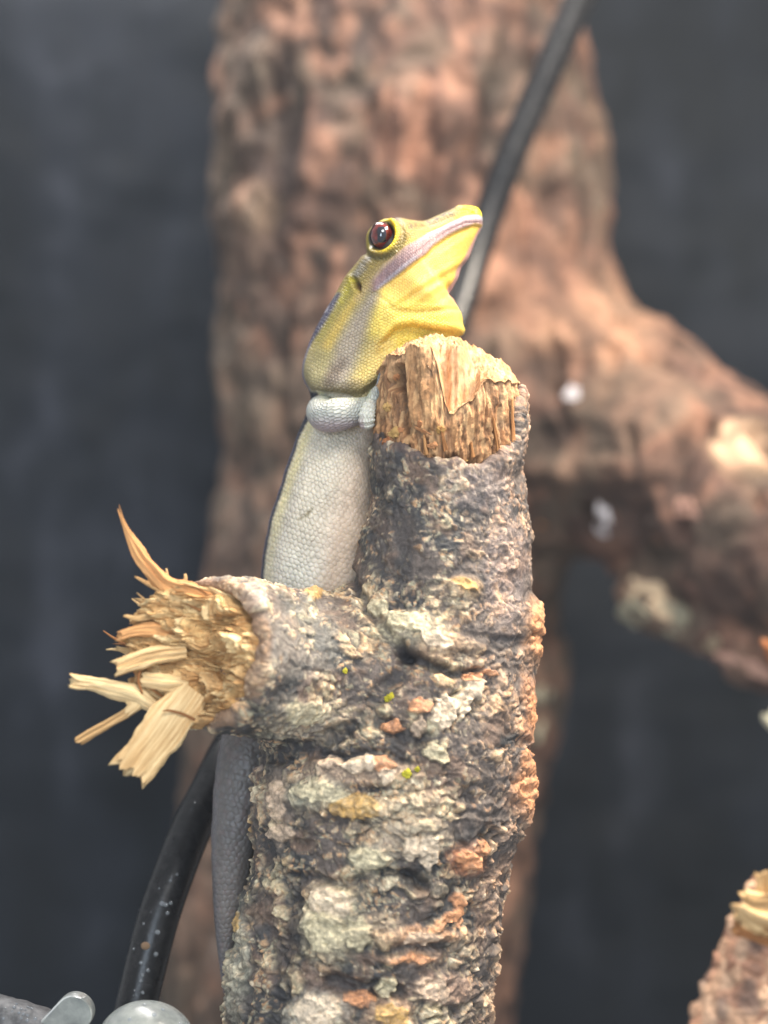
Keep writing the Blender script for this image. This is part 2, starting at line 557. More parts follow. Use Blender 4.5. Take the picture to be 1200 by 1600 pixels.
# ---------------------------------------------------------------- flakes
def flake_mesh(name, seed, thick=0.25, n=30):
    r = np.random.default_rng(seed)
    ang = np.linspace(0, 2 * math.pi, n, endpoint=False)
    P3 = np.stack([np.cos(ang), np.sin(ang), np.full(n, seed * 3.7)], 1)
    rad = 1 + 0.42 * fbm(P3 * 1.3, 2, seed) + 0.30 * fbm(P3 * 4.0, 2, seed + 5)
    out = np.stack([np.cos(ang) * rad, np.sin(ang) * rad * 0.8], 1)
    rows = []
    for sc_, zz in ((0.98, -0.7), (1.0, 0.0), (0.93, 0.45), (0.72, 0.75), (0.48, 0.8), (0.22, 0.85), (0.02, 0.8)):
        p = np.stack([out[:, 0] * sc_, out[:, 1] * sc_, np.full(n, seed * 1.3)], 1)
        z = thick * (zz + (0.9 * fbm(p * 1.6, 3, seed + 9) + 0.45 * fbm(p * 5, 2, seed + 12)) * (zz > 0.1))
        rows.append(np.stack([p[:, 0], p[:, 1], z], 1))
    return mesh_np(name, np.vstack(rows), grid_faces(7, n))
FLAKES = {}
def flake_variant(mat, k):
    key = (mat.name, k)
    if key not in FLAKES:
        me = flake_mesh('flake', 100 + k, 0.22 + 0.1 * (k % 4))
        me.materials.append(mat)
        FLAKES[key] = me
    return FLAKES[key]

def frame(nrm, rot):
    z = Vector(nrm).normalized()
    ref = Vector((0, 0, 1)) if abs(z.z) < 0.9 else Vector((1, 0, 0))
    x = ref.cross(z).normalized(); y = z.cross(x)
    M = Matrix((x, y, z)).transposed()
    return (M @ Matrix.Rotation(rot, 3, 'Z')).to_4x4()

class Surf:
    def __init__(self, co, no):
        self.co = co; self.no = no
        self.px, self.py = proj(co)
        v = co - np.array([0, -D, 0]); 
        self.front = np.einsum('ij,ij->i', v, no) < 0
    def hit(self, px, py, tol=6):
        m = (np.abs(self.px - px) < tol) & (np.abs(self.py - py) < tol) & self.front
        idx = np.nonzero(m)[0]
        if len(idx) == 0: return None
        return idx[np.argmin(self.co[idx, 1])]

def put_flake(surf, parent, name, px, py, rx, ry, rot, mat, k, thick=1.0, sink=0.0):
    i = surf.hit(px, py)
    if i is None: return None
    c = surf.co[i]; n = surf.no[i]
    s = K * (D + c[1]) / D
    M = Matrix.Translation(Vector(c) - Vector(n) * sink) @ frame(n, rot) @ Matrix.Diagonal((rx * s, ry * s / 0.8, min(rx, ry) * s * thick, 1))
    return place(name, flake_variant(mat, k), parent, M)

surf_log = Surf(log_co, log_no)
for (px, py, rx, ry, rot, mat, th) in [
        (938, 806, 13, 17, 0.2, None, 0.4), (940, 834, 17, 14, 0.0, None, 0.4), (890, 612, 12, 14, 0.3, None, 0.4),
        (985, 968, 28, 24, 0.1, M_fl_grey, 0.7), (1015, 932, 40, 22, -0.7, M_fl_pale, 0.6), (1045, 965, 24, 24, 0.4, M_fl_grey, 0.7),
        (1072, 795, 32, 14, -0.2, M_fl_pink, 0.6),
        (1100, 1010, 60, 17, -0.45, M_fl_pale, 0.6),
        (1070, 1030, 26, 18, -0.4, M_fl_grey, 0.7), (1170, 1040, 46, 14, -0.4, M_fl_pink, 0.6), (840, 822, 14, 14, 0, M_fl_orange, 0.6),
        (845, 1330, 16, 18, 0, M_fl_grey, 0.8), (855, 1085, 26, 12, 0, M_fl_grey, 0.6), (858, 1150, 22, 14, 0, M_fl_grey, 0.6)]:
    if mat is None:
        mat = bpy.data.materials.get('white_dropping')
        if mat is None:
            mat = chip_mat('white_dropping', lin(190, 186, 190), lin(236, 230, 232), 6, 0.6)
        put_flake(surf_log, log_root, 'white_dropping', px, py, rx, ry, rot, mat, random.randrange(8), th)
    else:
        put_flake(surf_log, log_root, 'bark_flake', px, py, rx, ry, rot, mat, random.randrange(8), th, 0.03)

# ---------------------------------------------------------------- the broken branch in front
STUB_A = P(575, 1060, 0.05); STUB_B = P(318, 1018, -0.88)
STUB_AX = (STUB_B - STUB_A) / np.linalg.norm(STUB_B - STUB_A)
STUB_N = STUB_AX + np.array([0.05, -0.42, 0.0]); STUB_N /= np.linalg.norm(STUB_N)      # the break faces a little more forward

def build_branch():
    root = empty('broken_branch', (-0.2, 0, -5.2), 'upright broken branch with crusty bark and a torn side stub, in focus', 'branch')
    h = 0.021
    lo = np.array([-2.1, -1.8, -5.2]); hi = np.array([1.6, 1.3, 1.2])
    n = np.ceil((hi - lo) / h).astype(int)
    ax = [lo[i] + h * np.arange(n[i]) for i in range(3)]
    x, y, z = [a.astype(np.float32) for a in np.meshgrid(*ax, indexing='ij')]
    tab = [(500, 580, 824), (600, 580, 824), (700, 576, 827), (800, 569, 831), (900, 548, 836), (975, 512, 846), (1050, 470, 839), (1120, 425, 832),
           (1200, 396, 832), (1280, 394, 826), (1340, 392, 806), (1400, 376, 792), (1500, 360, 778), (1600, 351, 770), (1900, 335, 750)]
    t = np.array(tab, float)
    zz = (800 - t[:, 0]) * K; L = (t[:, 1] - 600) * K; R = (t[:, 2] - 600) * K
    o_ = np.argsort(zz)
    Lz = np.interp(ax[2], zz[o_], L[o_]); Rz = np.interp(ax[2], zz[o_], R[o_])
    ker = np.ones(15) / 15
    Lz = np.convolve(np.pad(Lz, 7, 'edge'), ker, 'valid'); Rz = np.convolve(np.pad(Rz, 7, 'edge'), ker, 'valid')
    cx = ((Lz + Rz) / 2)[None, None, :]; rx = ((Rz - Lz) / 2)[None, None, :] - 0.03
    ry = rx * 0.88
    d1 = (np.sqrt(((x - cx) / rx) ** 2 + ((y - 0.02) / ry) ** 2) - 1) * ry
    # uneven upper rim of the bark
    th = np.arctan2(x - cx, -(y - 0.02))           # 0 = front, + = right
    rim_t = np.array([-3.2, -2.2, -1.57, -1.0, -0.5, 0.0, 0.35, 0.75, 1.05, 1.25, 1.57, 2.2, 3.2])
    rim_y = np.array([690, 690, 672, 690, 708, 724, 727, 716, 690, 625, 605, 640, 690.])
    rim_z = (800 - rim_y) * K
    rim = np.interp(th[:, :, -1], rim_t, rim_z)[:, :, None]
    rim = rim + 0.018 * np.sin(th * 9 + 1) + 0.012 * np.sin(th * 23)
    d1 = np.maximum(d1, z - rim)
    d1 = np.maximum(d1, -(np.maximum((np.sqrt(((x - cx) / (rx - 0.055)) ** 2 + ((y - 0.02) / (ry - 0.055)) ** 2) - 1) * ry, rim - 0.35 - z)))
    ab = STUB_B - STUB_A; Lab = np.linalg.norm(ab)
    al = (x - STUB_A[0]) * STUB_AX[0] + (y - STUB_A[1]) * STUB_AX[1] + (z - STUB_A[2]) * STUB_AX[2]
    tt = np.clip(al / Lab, 0, 1.2)
    q = np.sqrt((x - STUB_A[0] - tt * ab[0]) ** 2 + (y - STUB_A[1] - tt * ab[1]) ** 2 + (z - STUB_A[2] - tt * ab[2]) ** 2)
    rad = 0.60 - 0.08 * tt + 0.05 * np.exp(-((tt - 0.85) / 0.18) ** 2)
    fl = (x - STUB_B[0]) * STUB_N[0] + (y - STUB_B[1]) * STUB_N[1] + (z - STUB_B[2]) * STUB_N[2]
    d2 = np.maximum(q - rad, fl + 0.030 * np.sin(9 * z + 5 * y + 2) + 0.022 * np.sin(17 * z - 11 * y) + 0.015 * np.sin(31 * z + 23 * y + 1))
    d = smin(d1, d2, 0.22)
    co, qd = surface_nets(d, lo, h)
    me = subsurf_eval(mesh_np('bark', co, qd), 1)
    co = get_co(me); no = get_no(me)
    px, py = proj(co)
    nv = len(co)
    # -------- relief
    wv = np.stack([fbm(co * 5, 3, 1), fbm(co * 5, 3, 2), fbm(co * 5, 3, 3)], 1)
    wf = np.stack([gnoise(co * 19, 4), gnoise(co * 19, 5), gnoise(co * 19, 6)], 1)
    q = co + 0.060 * wv + 0.012 * wf
    big = fbm(co * 1.7, 3, 10)
    zt = co[:, 2] + 0.15 * co[:, 0]
    rp = np.stack([q[:, 0] * 2.3, q[:, 1] * 2.3, zt * 6.5 + 0.5 * wv[:, 2]], 1)
    rn = fbm(rp, 3, 20)
    ridge = 1 - np.abs(rn) * 2.2
    lower = sstep(1080, 1220, py)
    # coarse plates, knobs on them, grains on those
    f1, f2, r1, r2, r3, cid = worley(q * np.array([6.0, 6.0, 8.4]), 30, True)
    e = sstep(0.02, 0.30, f2 - f1)
    g1, g2, s1, s2, s3 = worley((q + 0.01 * wf) * np.array([20, 20, 23.0]), 33)
    ge = 0.45 * sstep(0.02, 0.42, g2 - g1) + 0.55 * np.clip(1 - (g1 * 1.25) ** 2, 0, 1)
    k1, k2, t1, t2, t3 = worley((q + 0.01 * wf) * 38.0, 36)
    ke = 0.4 * sstep(0.02, 0.5, k2 - k1) + 0.6 * np.clip(1 - (k1 * 1.25) ** 2, 0, 1)
    patch = fbm(co * np.array([2.4, 2.4, 3.0]), 4, 44)
    patch2 = fbm(co * 4.1 + 9, 3, 47)
    right = sstep(690, 800, px) * (no[:, 1] < 0.4)
    upper = 1 - sstep(880, 960, py)
    crust = sstep(-0.05, 0.10, patch + 0.50 * (r1 - 0.5) + 0.04 * lower - 0.10 * right - 0.15 * upper - 0.075)
    gran = sstep(-0.15, 0.25, patch2 + 0.6 * (s1 - 0.5))
    grain = sstep(-0.1, 0.3, patch + 0.7 * (t1 - 0.5) + 0.1)
    med = fbm(co * 9, 4, 70)
    hgt = 0.05 * big + (0.012 + 0.022 * lower) * (ridge - 0.55) + 0.012 * med
    hgt += crust * (0.010 + 0.028 * r3) * e * (0.6 + 0.4 * lower)
    hgt += (0.30 + 0.70 * gran) * 0.015 * ge * (0.25 + s3)
    hgt += 0.009 * ke * (0.3 + t3) * (0.4 + 0.6 * grain)
    # -------- colour: dark bark, pale crust plates, knobs and grains of their own shades
    char = lin(54, 54, 55); purple = lin(92, 82, 76); brown = lin(120, 96, 80)
    palette = np.stack([lin(206, 198, 168), lin(226, 208, 172), lin(214, 186, 156), lin(190, 184, 162), lin(206, 166, 126), lin(190, 172, 148), lin(172, 170, 148), lin(236, 224, 200)])
    palette = palette * np.array([1.05, 0.98, 0.88])
    sm = sstep(-0.25, 0.35, fbm(co * 2.1, 3, 55) + 0.45 * right - 0.05)
    base = char * (1 - sm[:, None]) + purple * sm[:, None]
    bm = sstep(0.05, 0.4, fbm(co * 3.1, 3, 58))[:, None]
    base = base * (1 - 0.6 * bm) + brown * 0.6 * bm
    ori = np.stack([lin(222, 160, 114), lin(200, 146, 112), lin(168, 126, 106), lin(210, 170, 144)])
    warm = (right * 0.6)[:, None]
    pc = lambda r: palette[np.minimum((r * 8).astype(int), 7)] * (1 - warm) + ori[np.minimum((r * 4).astype(int), 3)] * warm
    plate = 0.55 * pc(r2) + 0.45 * pc(s2)
    cm = (crust * (0.15 + 0.85 * e) * (0.5 + 0.5 * ge))[:, None] * 0.95
    col = base * (1 - cm) + plate * cm
    gm = (gran * sstep(0.1, 0.6, ge) * (s2 > 0.45) * 0.6)[:, None]
    col = col * (1 - gm) + pc(s2 * 0.6 + 0.4 * t2) * gm
    tm = (grain * ke * (t2 > 0.55) * 0.5)[:, None]
    col = col * (1 - tm) + pc(t3) * tm
    dkp = (sstep(0.02, 0.3, -patch2 + 0.5 * (s3 - 0.5)) * 0.75)[:, None]
    col = col * (1 - dkp) + base * 0.85 * dkp
    col *= (0.72 + 0.56 * t3)[:, None]
    # -------- placed cracks and pale places
    fr = (no[:, 1] < 0.35)
    jx = px + 9 * wv[:, 0]; jy = py + 9 * wv[:, 1]
    def crack(pts, w, depth, amt=0.8):
        nonlocal col, hgt
        m = band(jx, jy, pts, w, 6) * fr
        hgt = hgt - depth * m
        col = col * (1 - amt * m[:, None]) + lin(52, 50, 52) * amt * m[:, None]
    crack([(552, 900), (575, 950), (610, 1000), (640, 1032)], 9, 0.05)
    crack([(628, 1028), (690, 1042), (748, 1056)], 8, 0.07, 0.9)
    crack([(600, 960), (700, 900), (740, 870)], 7, 0.02, 0.5)
    crack([(640, 1032), (600, 1080), (560, 1130), (480, 1165), (400, 1190)], 12, 0.04, 0.7)
    crack([(590, 1130), (640, 1150), (660, 1155)], 12, 0.05, 0.85)
    crack([(600, 760), (596, 830), (590, 880)], 12, 0.01, 0.6)
    crack([(636, 690), (612, 720), (600, 760)], 14, 0.0, 0.7)
    crack([(620, 800), (640, 860), (625, 900)], 14, 0.01, 0.6)
    crack([(470, 1180), (560, 1180), (620, 1185)], 7, 0.03, 0.5)
    crack([(470, 1365), (540, 1380), (600, 1362)], 7, 0.05, 0.7)
    crack([(610, 1360), (660, 1380)], 6, 0.05, 0.7)
    crack([(455, 1370), (462, 1440), (450, 1500)], 14, 0.03, 0.7)
    crack([(520, 1530), (570, 1545), (620, 1548)], 12, 0.06, 0.8)
    crack([(425, 1460), (440, 1530), (430, 1600)], 14, 0.03, 0.65)
    crack([(690, 1195), (740, 1260)], 8, 0.02, 0.5)
    crack([(420, 1300), (420, 1360)], 10, 0.03, 0.6)
    crack([(780, 1005), (830, 1000)], 12, 0.03, 0.7)
    crack([(760, 1025), (700, 1020)], 5, 0.02, 0.5)
    def spot(cx, cy, rx, ry, c, amt, hh=0.0, soft=0.35):
        nonlocal col, hgt
        d = np.sqrt(((jx - cx) / rx) ** 2 + ((jy - cy) / ry) ** 2)
        m = (1 - sstep(1 - soft, 1 + soft, d)) * fr
        a = (amt * m * (0.40 + 0.60 * ge) * (0.75 + 0.5 * (t3 - 0.5)))[:, None]
        col = col * (1 - a) + c * a
        hgt = hgt + hh * m
    spot(395, 935, 26, 20, lin(206, 196, 186), 0.55, 0.02)
    spot(640, 985, 62, 26, lin(206, 194, 160), 0.6, 0.04)
    spot(690, 1010, 40, 18, lin(214, 178, 140), 0.6, 0.03)
    spot(725, 915, 26, 14, lin(214, 176, 128), 0.6, 0.02)
    spot(470, 1120, 60, 30, lin(206, 190, 166), 0.6, 0.03)
    spot(470, 1000, 70, 60, lin(176, 172, 160), 0.35, 0.0)
    spot(560, 1205, 90, 20, lin(222, 190, 160), 0.7, 0.05)
    spot(500, 1240, 45, 24, lin(196, 190, 164), 0.65, 0.04)
    spot(520, 1440, 45, 60, lin(214, 200, 166), 0.75, 0.06)
    spot(440, 1260, 22, 60, lin(196, 172, 148), 0.4, 0.02)
    spot(580, 1340, 34, 26, lin(206, 200, 172), 0.65, 0.04)
    spot(650, 1310, 60, 28, lin(212, 192, 164), 0.6, 0.04)
    spot(660, 1250, 30, 18, lin(200, 176, 146), 0.6, 0.03)
    spot(625, 1275, 40, 24, lin(190, 176, 150), 0.5, 0.03)
    spot(655, 1460, 60, 14, lin(222, 166, 120), 0.7, 0.04)
    spot(640, 1495, 50, 12, lin(214, 170, 134), 0.7, 0.04)
    spot(590, 1450, 36, 26, lin(208, 182, 150), 0.65, 0.04)
    spot(500, 1580, 50, 30, lin(216, 206, 186), 0.7, 0.05)
    spot(610, 1585, 40, 30, lin(216, 176, 140), 0.65, 0.04)
    spot(690, 1545, 46, 24, lin(212, 172, 144), 0.6, 0.03)
    spot(375, 1500, 18, 90, lin(200, 198, 176), 0.6, 0.03)
    spot(835, 985, 16, 50, lin(222, 164, 116), 0.8, 0.04)
    spot(822, 1110, 14, 50, lin(214, 146, 96), 0.75, 0.03)
    spot(820, 1235, 18, 46, lin(220, 154, 104), 0.8, 0.04)
    spot(730, 1345, 30, 26, lin(216, 140, 90), 0.65, 0.03)
    spot(790, 890, 34, 90, lin(176, 156, 150), 0.4, 0.0)
    spot(745, 760, 60, 36, lin(168, 152, 146), 0.5, 0.0)
    pid = np.zeros(nv, np.uint32)
    ux_ = px + 7 * wv[:, 0] + 7 * wf[:, 0]; uy_ = py + 7 * wv[:, 1] + 7 * wf[:, 2]
    def piece(n, cx, cy, rx, ry, rot, c, hh):
        R = 1.5 * max(rx, ry) + 12
        ix = np.nonzero((np.abs(px - cx) < R) & (np.abs(py - cy) < R) & fr)[0]
        a, b = ux_[ix] - cx, uy_[ix] - cy
        cr, sr = math.cos(rot), math.sin(rot)
        d = np.sqrt(((a * cr + b * sr) / rx) ** 2 + ((b * cr - a * sr) / ry) ** 2)
        m = 1 - sstep(0.84, 1.06, d)
        rel = fbm(np.stack([a / 22, b / 16, np.full(len(ix), n * 3.1)], 1) * 1.5, 2, 500 + n)
        hgt[ix] = hgt[ix] * (1 - 0.35 * m) + hh * m * (0.7 + 0.45 * rel)
        mm = (m * (0.45 + 0.55 * ge[ix]) * 0.92)[:, None]
        col[ix] = col[ix] * (1 - mm) + c * (0.78 + 0.44 * s3[ix])[:, None] * mm
        pid[ix[d < 1.0]] = n + 1
    pale_ = lin(228, 206, 178); gry_ = lin(214, 200, 164); org_ = lin(216, 152, 106); tan_ = lin(212, 168, 98); pnk_ = lin(204, 178, 152)
    for n, (cx, cy, rx, ry, rot, c, hh) in enumerate([
            (558, 1262, 40, 22, 0.05, tan_, .06), (384, 1266, 13, 34, -0.2, tan_, .05), (694, 1112, 19, 30, 0.1, pale_, .07), (722, 1100, 16, 22, 0.2, pale_, .06), (738, 1078, 16, 20, 0.3, pale_, .06),
            (655, 1105, 18, 13, -0.3, org_, .06), (612, 1137, 20, 11, 0.1, org_, .06), (656, 1138, 14, 16, 0, pnk_, .06), (682, 1178, 17, 15, 0.4, gry_, .06),
            (740, 1058, 18, 8, 0, org_, .05), (764, 1052, 10, 7, 0, org_, .05), (600, 1194, 18, 10, 0.1, org_, .05), (562, 1194, 26, 13, 0, pale_, .06), (520, 1190, 20, 12, -0.2, pnk_, .05), (604, 1214, 13, 15, 0, pale_, .05),
            (502, 1236, 36, 16, 0.1, gry_, .05), (520, 1408, 34, 24, 0.2, pale_, .07), (510, 1452, 34, 32, 0, gry_, .06), (562, 1456, 20, 28, 0.1, gry_, .05), (601, 1540, 15, 20, 0.4, gry_, .07),
            (690, 1442, 32, 7, -0.45, org_, .05), (655, 1464, 28, 12, -0.1, pnk_, .05), (642, 1496, 34, 8, 0, org_, .05), (728, 1342, 20, 15, 0.4, org_, .06), (752, 1322, 12, 10, 0, org_, .05),
            (494, 928, 18, 9, 0, tan_, .05), (670, 1330, 17, 30, 0.3, pale_, .05), (640, 1322, 16, 22, 0.2, pale_, .05), (578, 1340, 32, 20, 0, gry_, .06), (440, 1250, 15, 30, 0, pnk_, .04), (440, 1300, 24, 12, 0, pnk_, .04),
            (500, 1576, 34, 24, 0.1, pale_, .06), (560, 1556, 26, 11, 0.1, org_, .05), (610, 1585, 26, 18, 0, tan_, .05), (670, 1545, 30, 18, 0.4, pnk_, .05), (715, 1420, 10, 26, 0, org_, .04),
            (640, 975, 34, 15, 0.2, gry_, .05), (680, 1000, 28, 12, 0.3, pale_, .05), (590, 950, 18, 14, 0.4, gry_, .04), (725, 915, 18, 9, 0, tan_, .04), (470, 1110, 34, 18, 0, gry_, .04),
            (836, 968, 12, 24, 0, org_, .05), (836, 1010, 9, 18, 0, org_, .04), (822, 1110, 9, 24, 0, org_, .04), (818, 1190, 9, 22, 0, org_, .04), (818, 1240, 13, 24, 0, org_, .05), (375, 1440, 9, 18, 0, tan_, .04)]):
        piece(n, cx, cy, rx, ry, rot, c, hh)
    cid = np.where(pid > 0, pid, cid)
    crust = np.where(pid > 0, 1.0, crust)
    # rim of the side stub: brown inner bark shows at the broken end
    rr = np.linalg.norm(np.cross(co - STUB_B, STUB_AX), axis=1)
    ald = (co - STUB_B) @ STUB_N + 0.03 * wv[:, 0]
    face = (sstep(-0.05, 0.0, ald) * (rr < 0.75))[:, None]
    col = col * (1 - face * 0.55) + lin(150, 116, 86) * face * 0.55
    # thin reddish edge where the bark ends below the bare top
    edge = (sstep(0.93, 1.0, np.clip(1 - (py - np.interp(np.arctan2(co[:, 0] - 0.5, -co[:, 1]), rim_t, rim_y)) / 180, 0, 1)) * (py < 760))[:, None]
    col = col * (1 - 0.2 * edge) + lin(138, 100, 84) * 0.2 * edge
    keep = 1 - 0.25 * edge[:, 0]
    cut = (face[:, 0] > 0.3) * (1 - sstep(0.42, 0.50, rr))
    co2 = co + no * (hgt * keep * (1 - 0.8 * cut))[:, None] - STUB_N * (0.16 * cut)[:, None]
    # pale crust plates that can be picked out one by one become pieces of their own
    nf = len(me.polygons)
    fv = np.empty(nf * 4, np.int32); me.loops.foreach_get('vertex_index', fv); fv = fv.reshape(-1, 4)
    fc = cid[fv[:, 0]]
    vis = (np.einsum('ij,ij->i', co2 - np.array([0, -D, 0]), no) < 0) & (crust * fr > 0.55)
    fvis = vis[fv[:, 0]] & (edge[fv[:, 0], 0] < 0.1)
    ids, cnt = np.unique(fc[fvis], return_counts=True)
    ids = np.union1d(ids[np.argsort(-cnt)][:240], ids[ids < 60])
    sel = np.isin(fc, ids) & (crust[fv].min(1) > 0.35) & fr[fv].all(1)
    colr = col * 1.0
    def submesh(name, faces):
        u, inv = np.unique(faces, return_inverse=True)
        m = mesh_np(name, co2[u], inv.reshape(-1, 4)); set_col(m, colr[u]); m.materials.append(M_bark)
        return m
    child('bark', submesh('bark', fv[~sel]), M_bark, root)
    order = np.argsort(fc[sel], kind='stable'); fs = fv[sel][order]; cs = fc[sel][order]
    cuts = np.nonzero(np.diff(cs))[0] + 1
    rest = []
    def components(f):
        u, inv = np.unique(f, return_inverse=True); inv = inv.reshape(-1, 4)
        lab = np.arange(len(u))
        while True:
            mn = lab[inv].min(1)
            new = lab.copy()
            for k in range(4): np.minimum.at(new, inv[:, k], mn)
            new = new[new]
            if (new == lab).all(): break
            lab = new
        fl_ = lab[inv[:, 0]]
        return [f[fl_ == q] for q in np.unique(fl_)]
    for group_ in np.split(fs, cuts):
        for part in components(group_):
            if len(part) < 40: rest.append(part); continue
            child('bark_scale', submesh('bark_scale', part), M_bark, root)
    if rest: child('bark_crumbs', submesh('bark_crumbs', np.vstack(rest)), M_bark, root)['kind'] = 'stuff'
    bpy.data.meshes.remove(me)
    return root, co2, no
branch_root, br_co, br_no = build_branch()
surf_br = Surf(br_co, br_no)

# ---- bare torn wood at the top of the branch
def build_core():
    cxp, rxp = 701, 114
    cx = (cxp - 600) * K; rx = rxp * K; ry = 0.50; yc = 0.02
    nth, nz, nr = 560, 190, 130
    th = np.linspace(0, 2 * math.pi, nth, endpoint=False)      # 0 = front, + right
    ux = np.sin(th); uy = -np.cos(th)
    def ztop(x, dn):
        """height of the torn end over the cross section; x in photo px, dn = -1 front .. 1 back"""
        xs = [580, 595, 608, 622, 640, 665, 690, 715, 740, 770, 795, 812, 822]
        ridge = np.interp(x, xs, [590, 574, 556, 546, 538, 526, 524, 530, 541, 558, 578, 602, 615])
        front = np.interp(x, [580, 595, 605, 620, 636, 642, 672, 680, 692, 700, 740, 748, 760, 790, 812, 822],
                          [592, 580, 556, 560, 556, 545, 548, 572, 630, 650, 628, 606, 598, 604, 618, 622])
        k = sstep(-0.85, -0.05, dn)
        # scooped notch: flat floor, then a steep back wall
        nm = sstep(680, 704, x + 6 * np.sin(dn * 17)) * (1 - sstep(722, 750, x + 7 * np.sin(dn * 11 + 1)))
        kn = sstep(-0.74, -0.46, dn + 0.045 * np.sin(x * 0.16 + 1.0) + 0.014 * np.sin(x * 0.53)) * 0.85 + 0.15 * sstep(-0.56, 0.0, dn)
        k = k * (1 - nm) + kn * nm
        yv = front * (1 - k) + ridge * k
        yv = yv + 150 * sstep(0.0, 1.0, dn)
        return (800 - yv) * K
    # small noise-driven height on the end
    def cap_noise(x, y):
        p = np.stack([x, y, np.zeros_like(x)], 1)
        a = 0.040 * fbm(p * 8, 4, 80) + 0.020 * fbm(p * 26, 3, 82)
        f1, f2, r1, r2, r3 = worley(p * 16, 84)
        return a + 0.022 * (r1 - 0.5) * sstep(0.02, 0.2, f2 - f1)
    def grooves(thv, z):
        p = np.stack([np.sin(thv) * 16, np.cos(thv) * 16, z * 1.8], 1)
        a = fbm(p, 4, 90)
        p2 = np.stack([np.sin(thv) * 40, np.cos(thv) * 40, z * 4], 1)
        b = fbm(p2, 3, 93)
        p3 = np.stack([np.sin(thv) * 9, np.cos(thv) * 9, z * 7], 1)
        c = fbm(p3, 4, 96)
        return a, b, c
    zb = (800 - 780) * K
    rows = []; cols = []
    pale = lin(220, 180, 140); tan = lin(188, 144, 102); brown = lin(138, 100, 70); dkb = lin(92, 70, 54); orng = lin(200, 140, 92); grey = lin(126, 112, 96)
    xr = cx + rx * ux; yr = yc + ry * uy
    zr = ztop(cxp + rxp * ux, uy) + cap_noise(xr, yr) * 0.8
    for i in range(nz):
        s = i / (nz - 1)
        z = zb + (zr - zb) * s
        a, b, c = grooves(th, z)
        ypx = 800 - z / K
        xpx = cxp + rxp * ux
        fr = uy < 0.2
        d = 0.020 * a + 0.014 * b + 0.030 * c
        # layered torn chips low down, cleaner fibre higher up
        low = sstep(640, 700, ypx)
        h1, h2, q1, q2, q3 = worley(np.stack([np.sin(th) * 9 + 0.25 * c, np.cos(th) * 9, z * 3.4 + 0.3 * a], 1), 98)
        he = sstep(0.0, 0.14, h2 - h1)
        m1, m2, n1_, n2_, n3_ = worley(np.stack([np.sin(th) * 20, np.cos(th) * 20, z * 9 + 0.3 * c], 1), 99)
        d = d + 0.026 * (q1 - 0.5) * he + 0.020 * (n1_ - 0.5) * sstep(0, 0.2, m2 - m1) * (0.4 + low)
        d = d + low * 0.022 * np.abs(c) 
        # pillar at the left stands proud, dark hole beside it
        pil = band(xpx, ypx, [(650, 545), (655, 620), (662, 660)], 17, 6) * fr
        hole = band(xpx, ypx, [(622, 585), (622, 600)], [11, 14], 5) * fr
        gap = band(xpx, ypx, [(630, 610), (636, 680)], 6, 5) * fr
        d = d + 0.05 * pil - 0.14 * hole - 0.06 * gap
        sh = 1 - 0.06 * sstep(0.85, 1.0, s) * (1 - pil) - 0.16 * sstep(708, 742, ypx)
        R = 1.0
        rows.append(np.stack([cx + (rx * sh + d) * ux, yc + (ry * sh + d) * uy, z], 1))
        k = sstep(-0.35, 0.35, a)[:, None]
        col = brown * (1 - k) + tan * k
        vs_ = (sstep(0.15, 0.5, -a) * 0.6 * low)[:, None]
        col = col * (1 - vs_) + dkb * vs_
        k2 = sstep(0.1, 0.5, b)[:, None]
        col = col * (1 - 0.45 * k2) + orng * 0.45 * k2
        kb = (0.75 * (1 - he) + 0.45 * (q2 < 0.3))[:, None].clip(0, 0.85)
        col = col * (1 - kb) + dkb * 1.1 * kb
        kn_ = ((n2_ > 0.62) * 0.55)[:, None]
        col = col * (1 - kn_) + lin(222, 182, 134) * kn_
        k3 = (sstep(0.15, 0.45, -c) * 0.5)[:, None]
        col = col * (1 - k3) + grey * 0.8 * k3
        k4 = (sstep(0.25, 0.55, c) * low)[:, None]
        col = col * (1 - 0.7 * k4) + lin(224, 170, 118) * 0.7 * k4
        up = (0.6 * sstep(0.80, 1.0, s) * (0.6 + 0.4 * sstep(0, 0.3, b)))[:, None]
        col = col * (1 - 0.7 * up) + pale * 0.7 * up
        pp = pil[:, None] * 0.45
        col = col * (1 - pp) + lin(186, 142, 98) * pp
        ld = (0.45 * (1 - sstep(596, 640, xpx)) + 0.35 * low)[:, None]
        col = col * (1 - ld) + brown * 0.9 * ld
        hh = hole[:, None] * 0.7
        col = col * (1 - hh) + dkb * hh
        le = (sstep(-1.9, -1.3, np.where(th > math.pi, th - 2 * math.pi, th)) * 0)[:, None]
        cols.append(col)
    for i in range(1, nr + 1):
        r = 1 - i / nr
        xx = cxp + rxp * ux * r; dn = uy * r
        x = cx + rx * ux * r; y = yc + ry * uy * r
        e = min(1, i / 6)
        z = ztop(xx, dn) + cap_noise(x, y) * (0.8 + 0.2 * e)
        rows.append(np.stack([x, y, z], 1))
        p = np.stack([x, y, z * 0.4], 1)
        n1 = fbm(p * 12, 4, 101); n2 = fbm(p * 34, 3, 104)
        k = sstep(-0.3, 0.3, n1)[:, None]
        col = tan * (1 - k) + pale * k
        col = col * (1 - 0.4 * sstep(0.1, 0.4, n2)[:, None]) + orng * 0.4 * sstep(0.1, 0.4, n2)[:, None]
        pit = (sstep(0.22, 0.45, n1 * 0.6 + n2 * 0.6))[:, None]
        col = col * (1 - 0.6 * pit) + brown * 0.6 * pit
        wl = (sstep(684, 692, xx) * (1 - sstep(744, 752, xx)) * sstep(-0.72, -0.62, dn) * (1 - sstep(-0.54, -0.46, dn)))[:, None]
        col = col * (1 - 0.3 * wl) + lin(158, 122, 84) * 0.3 * wl
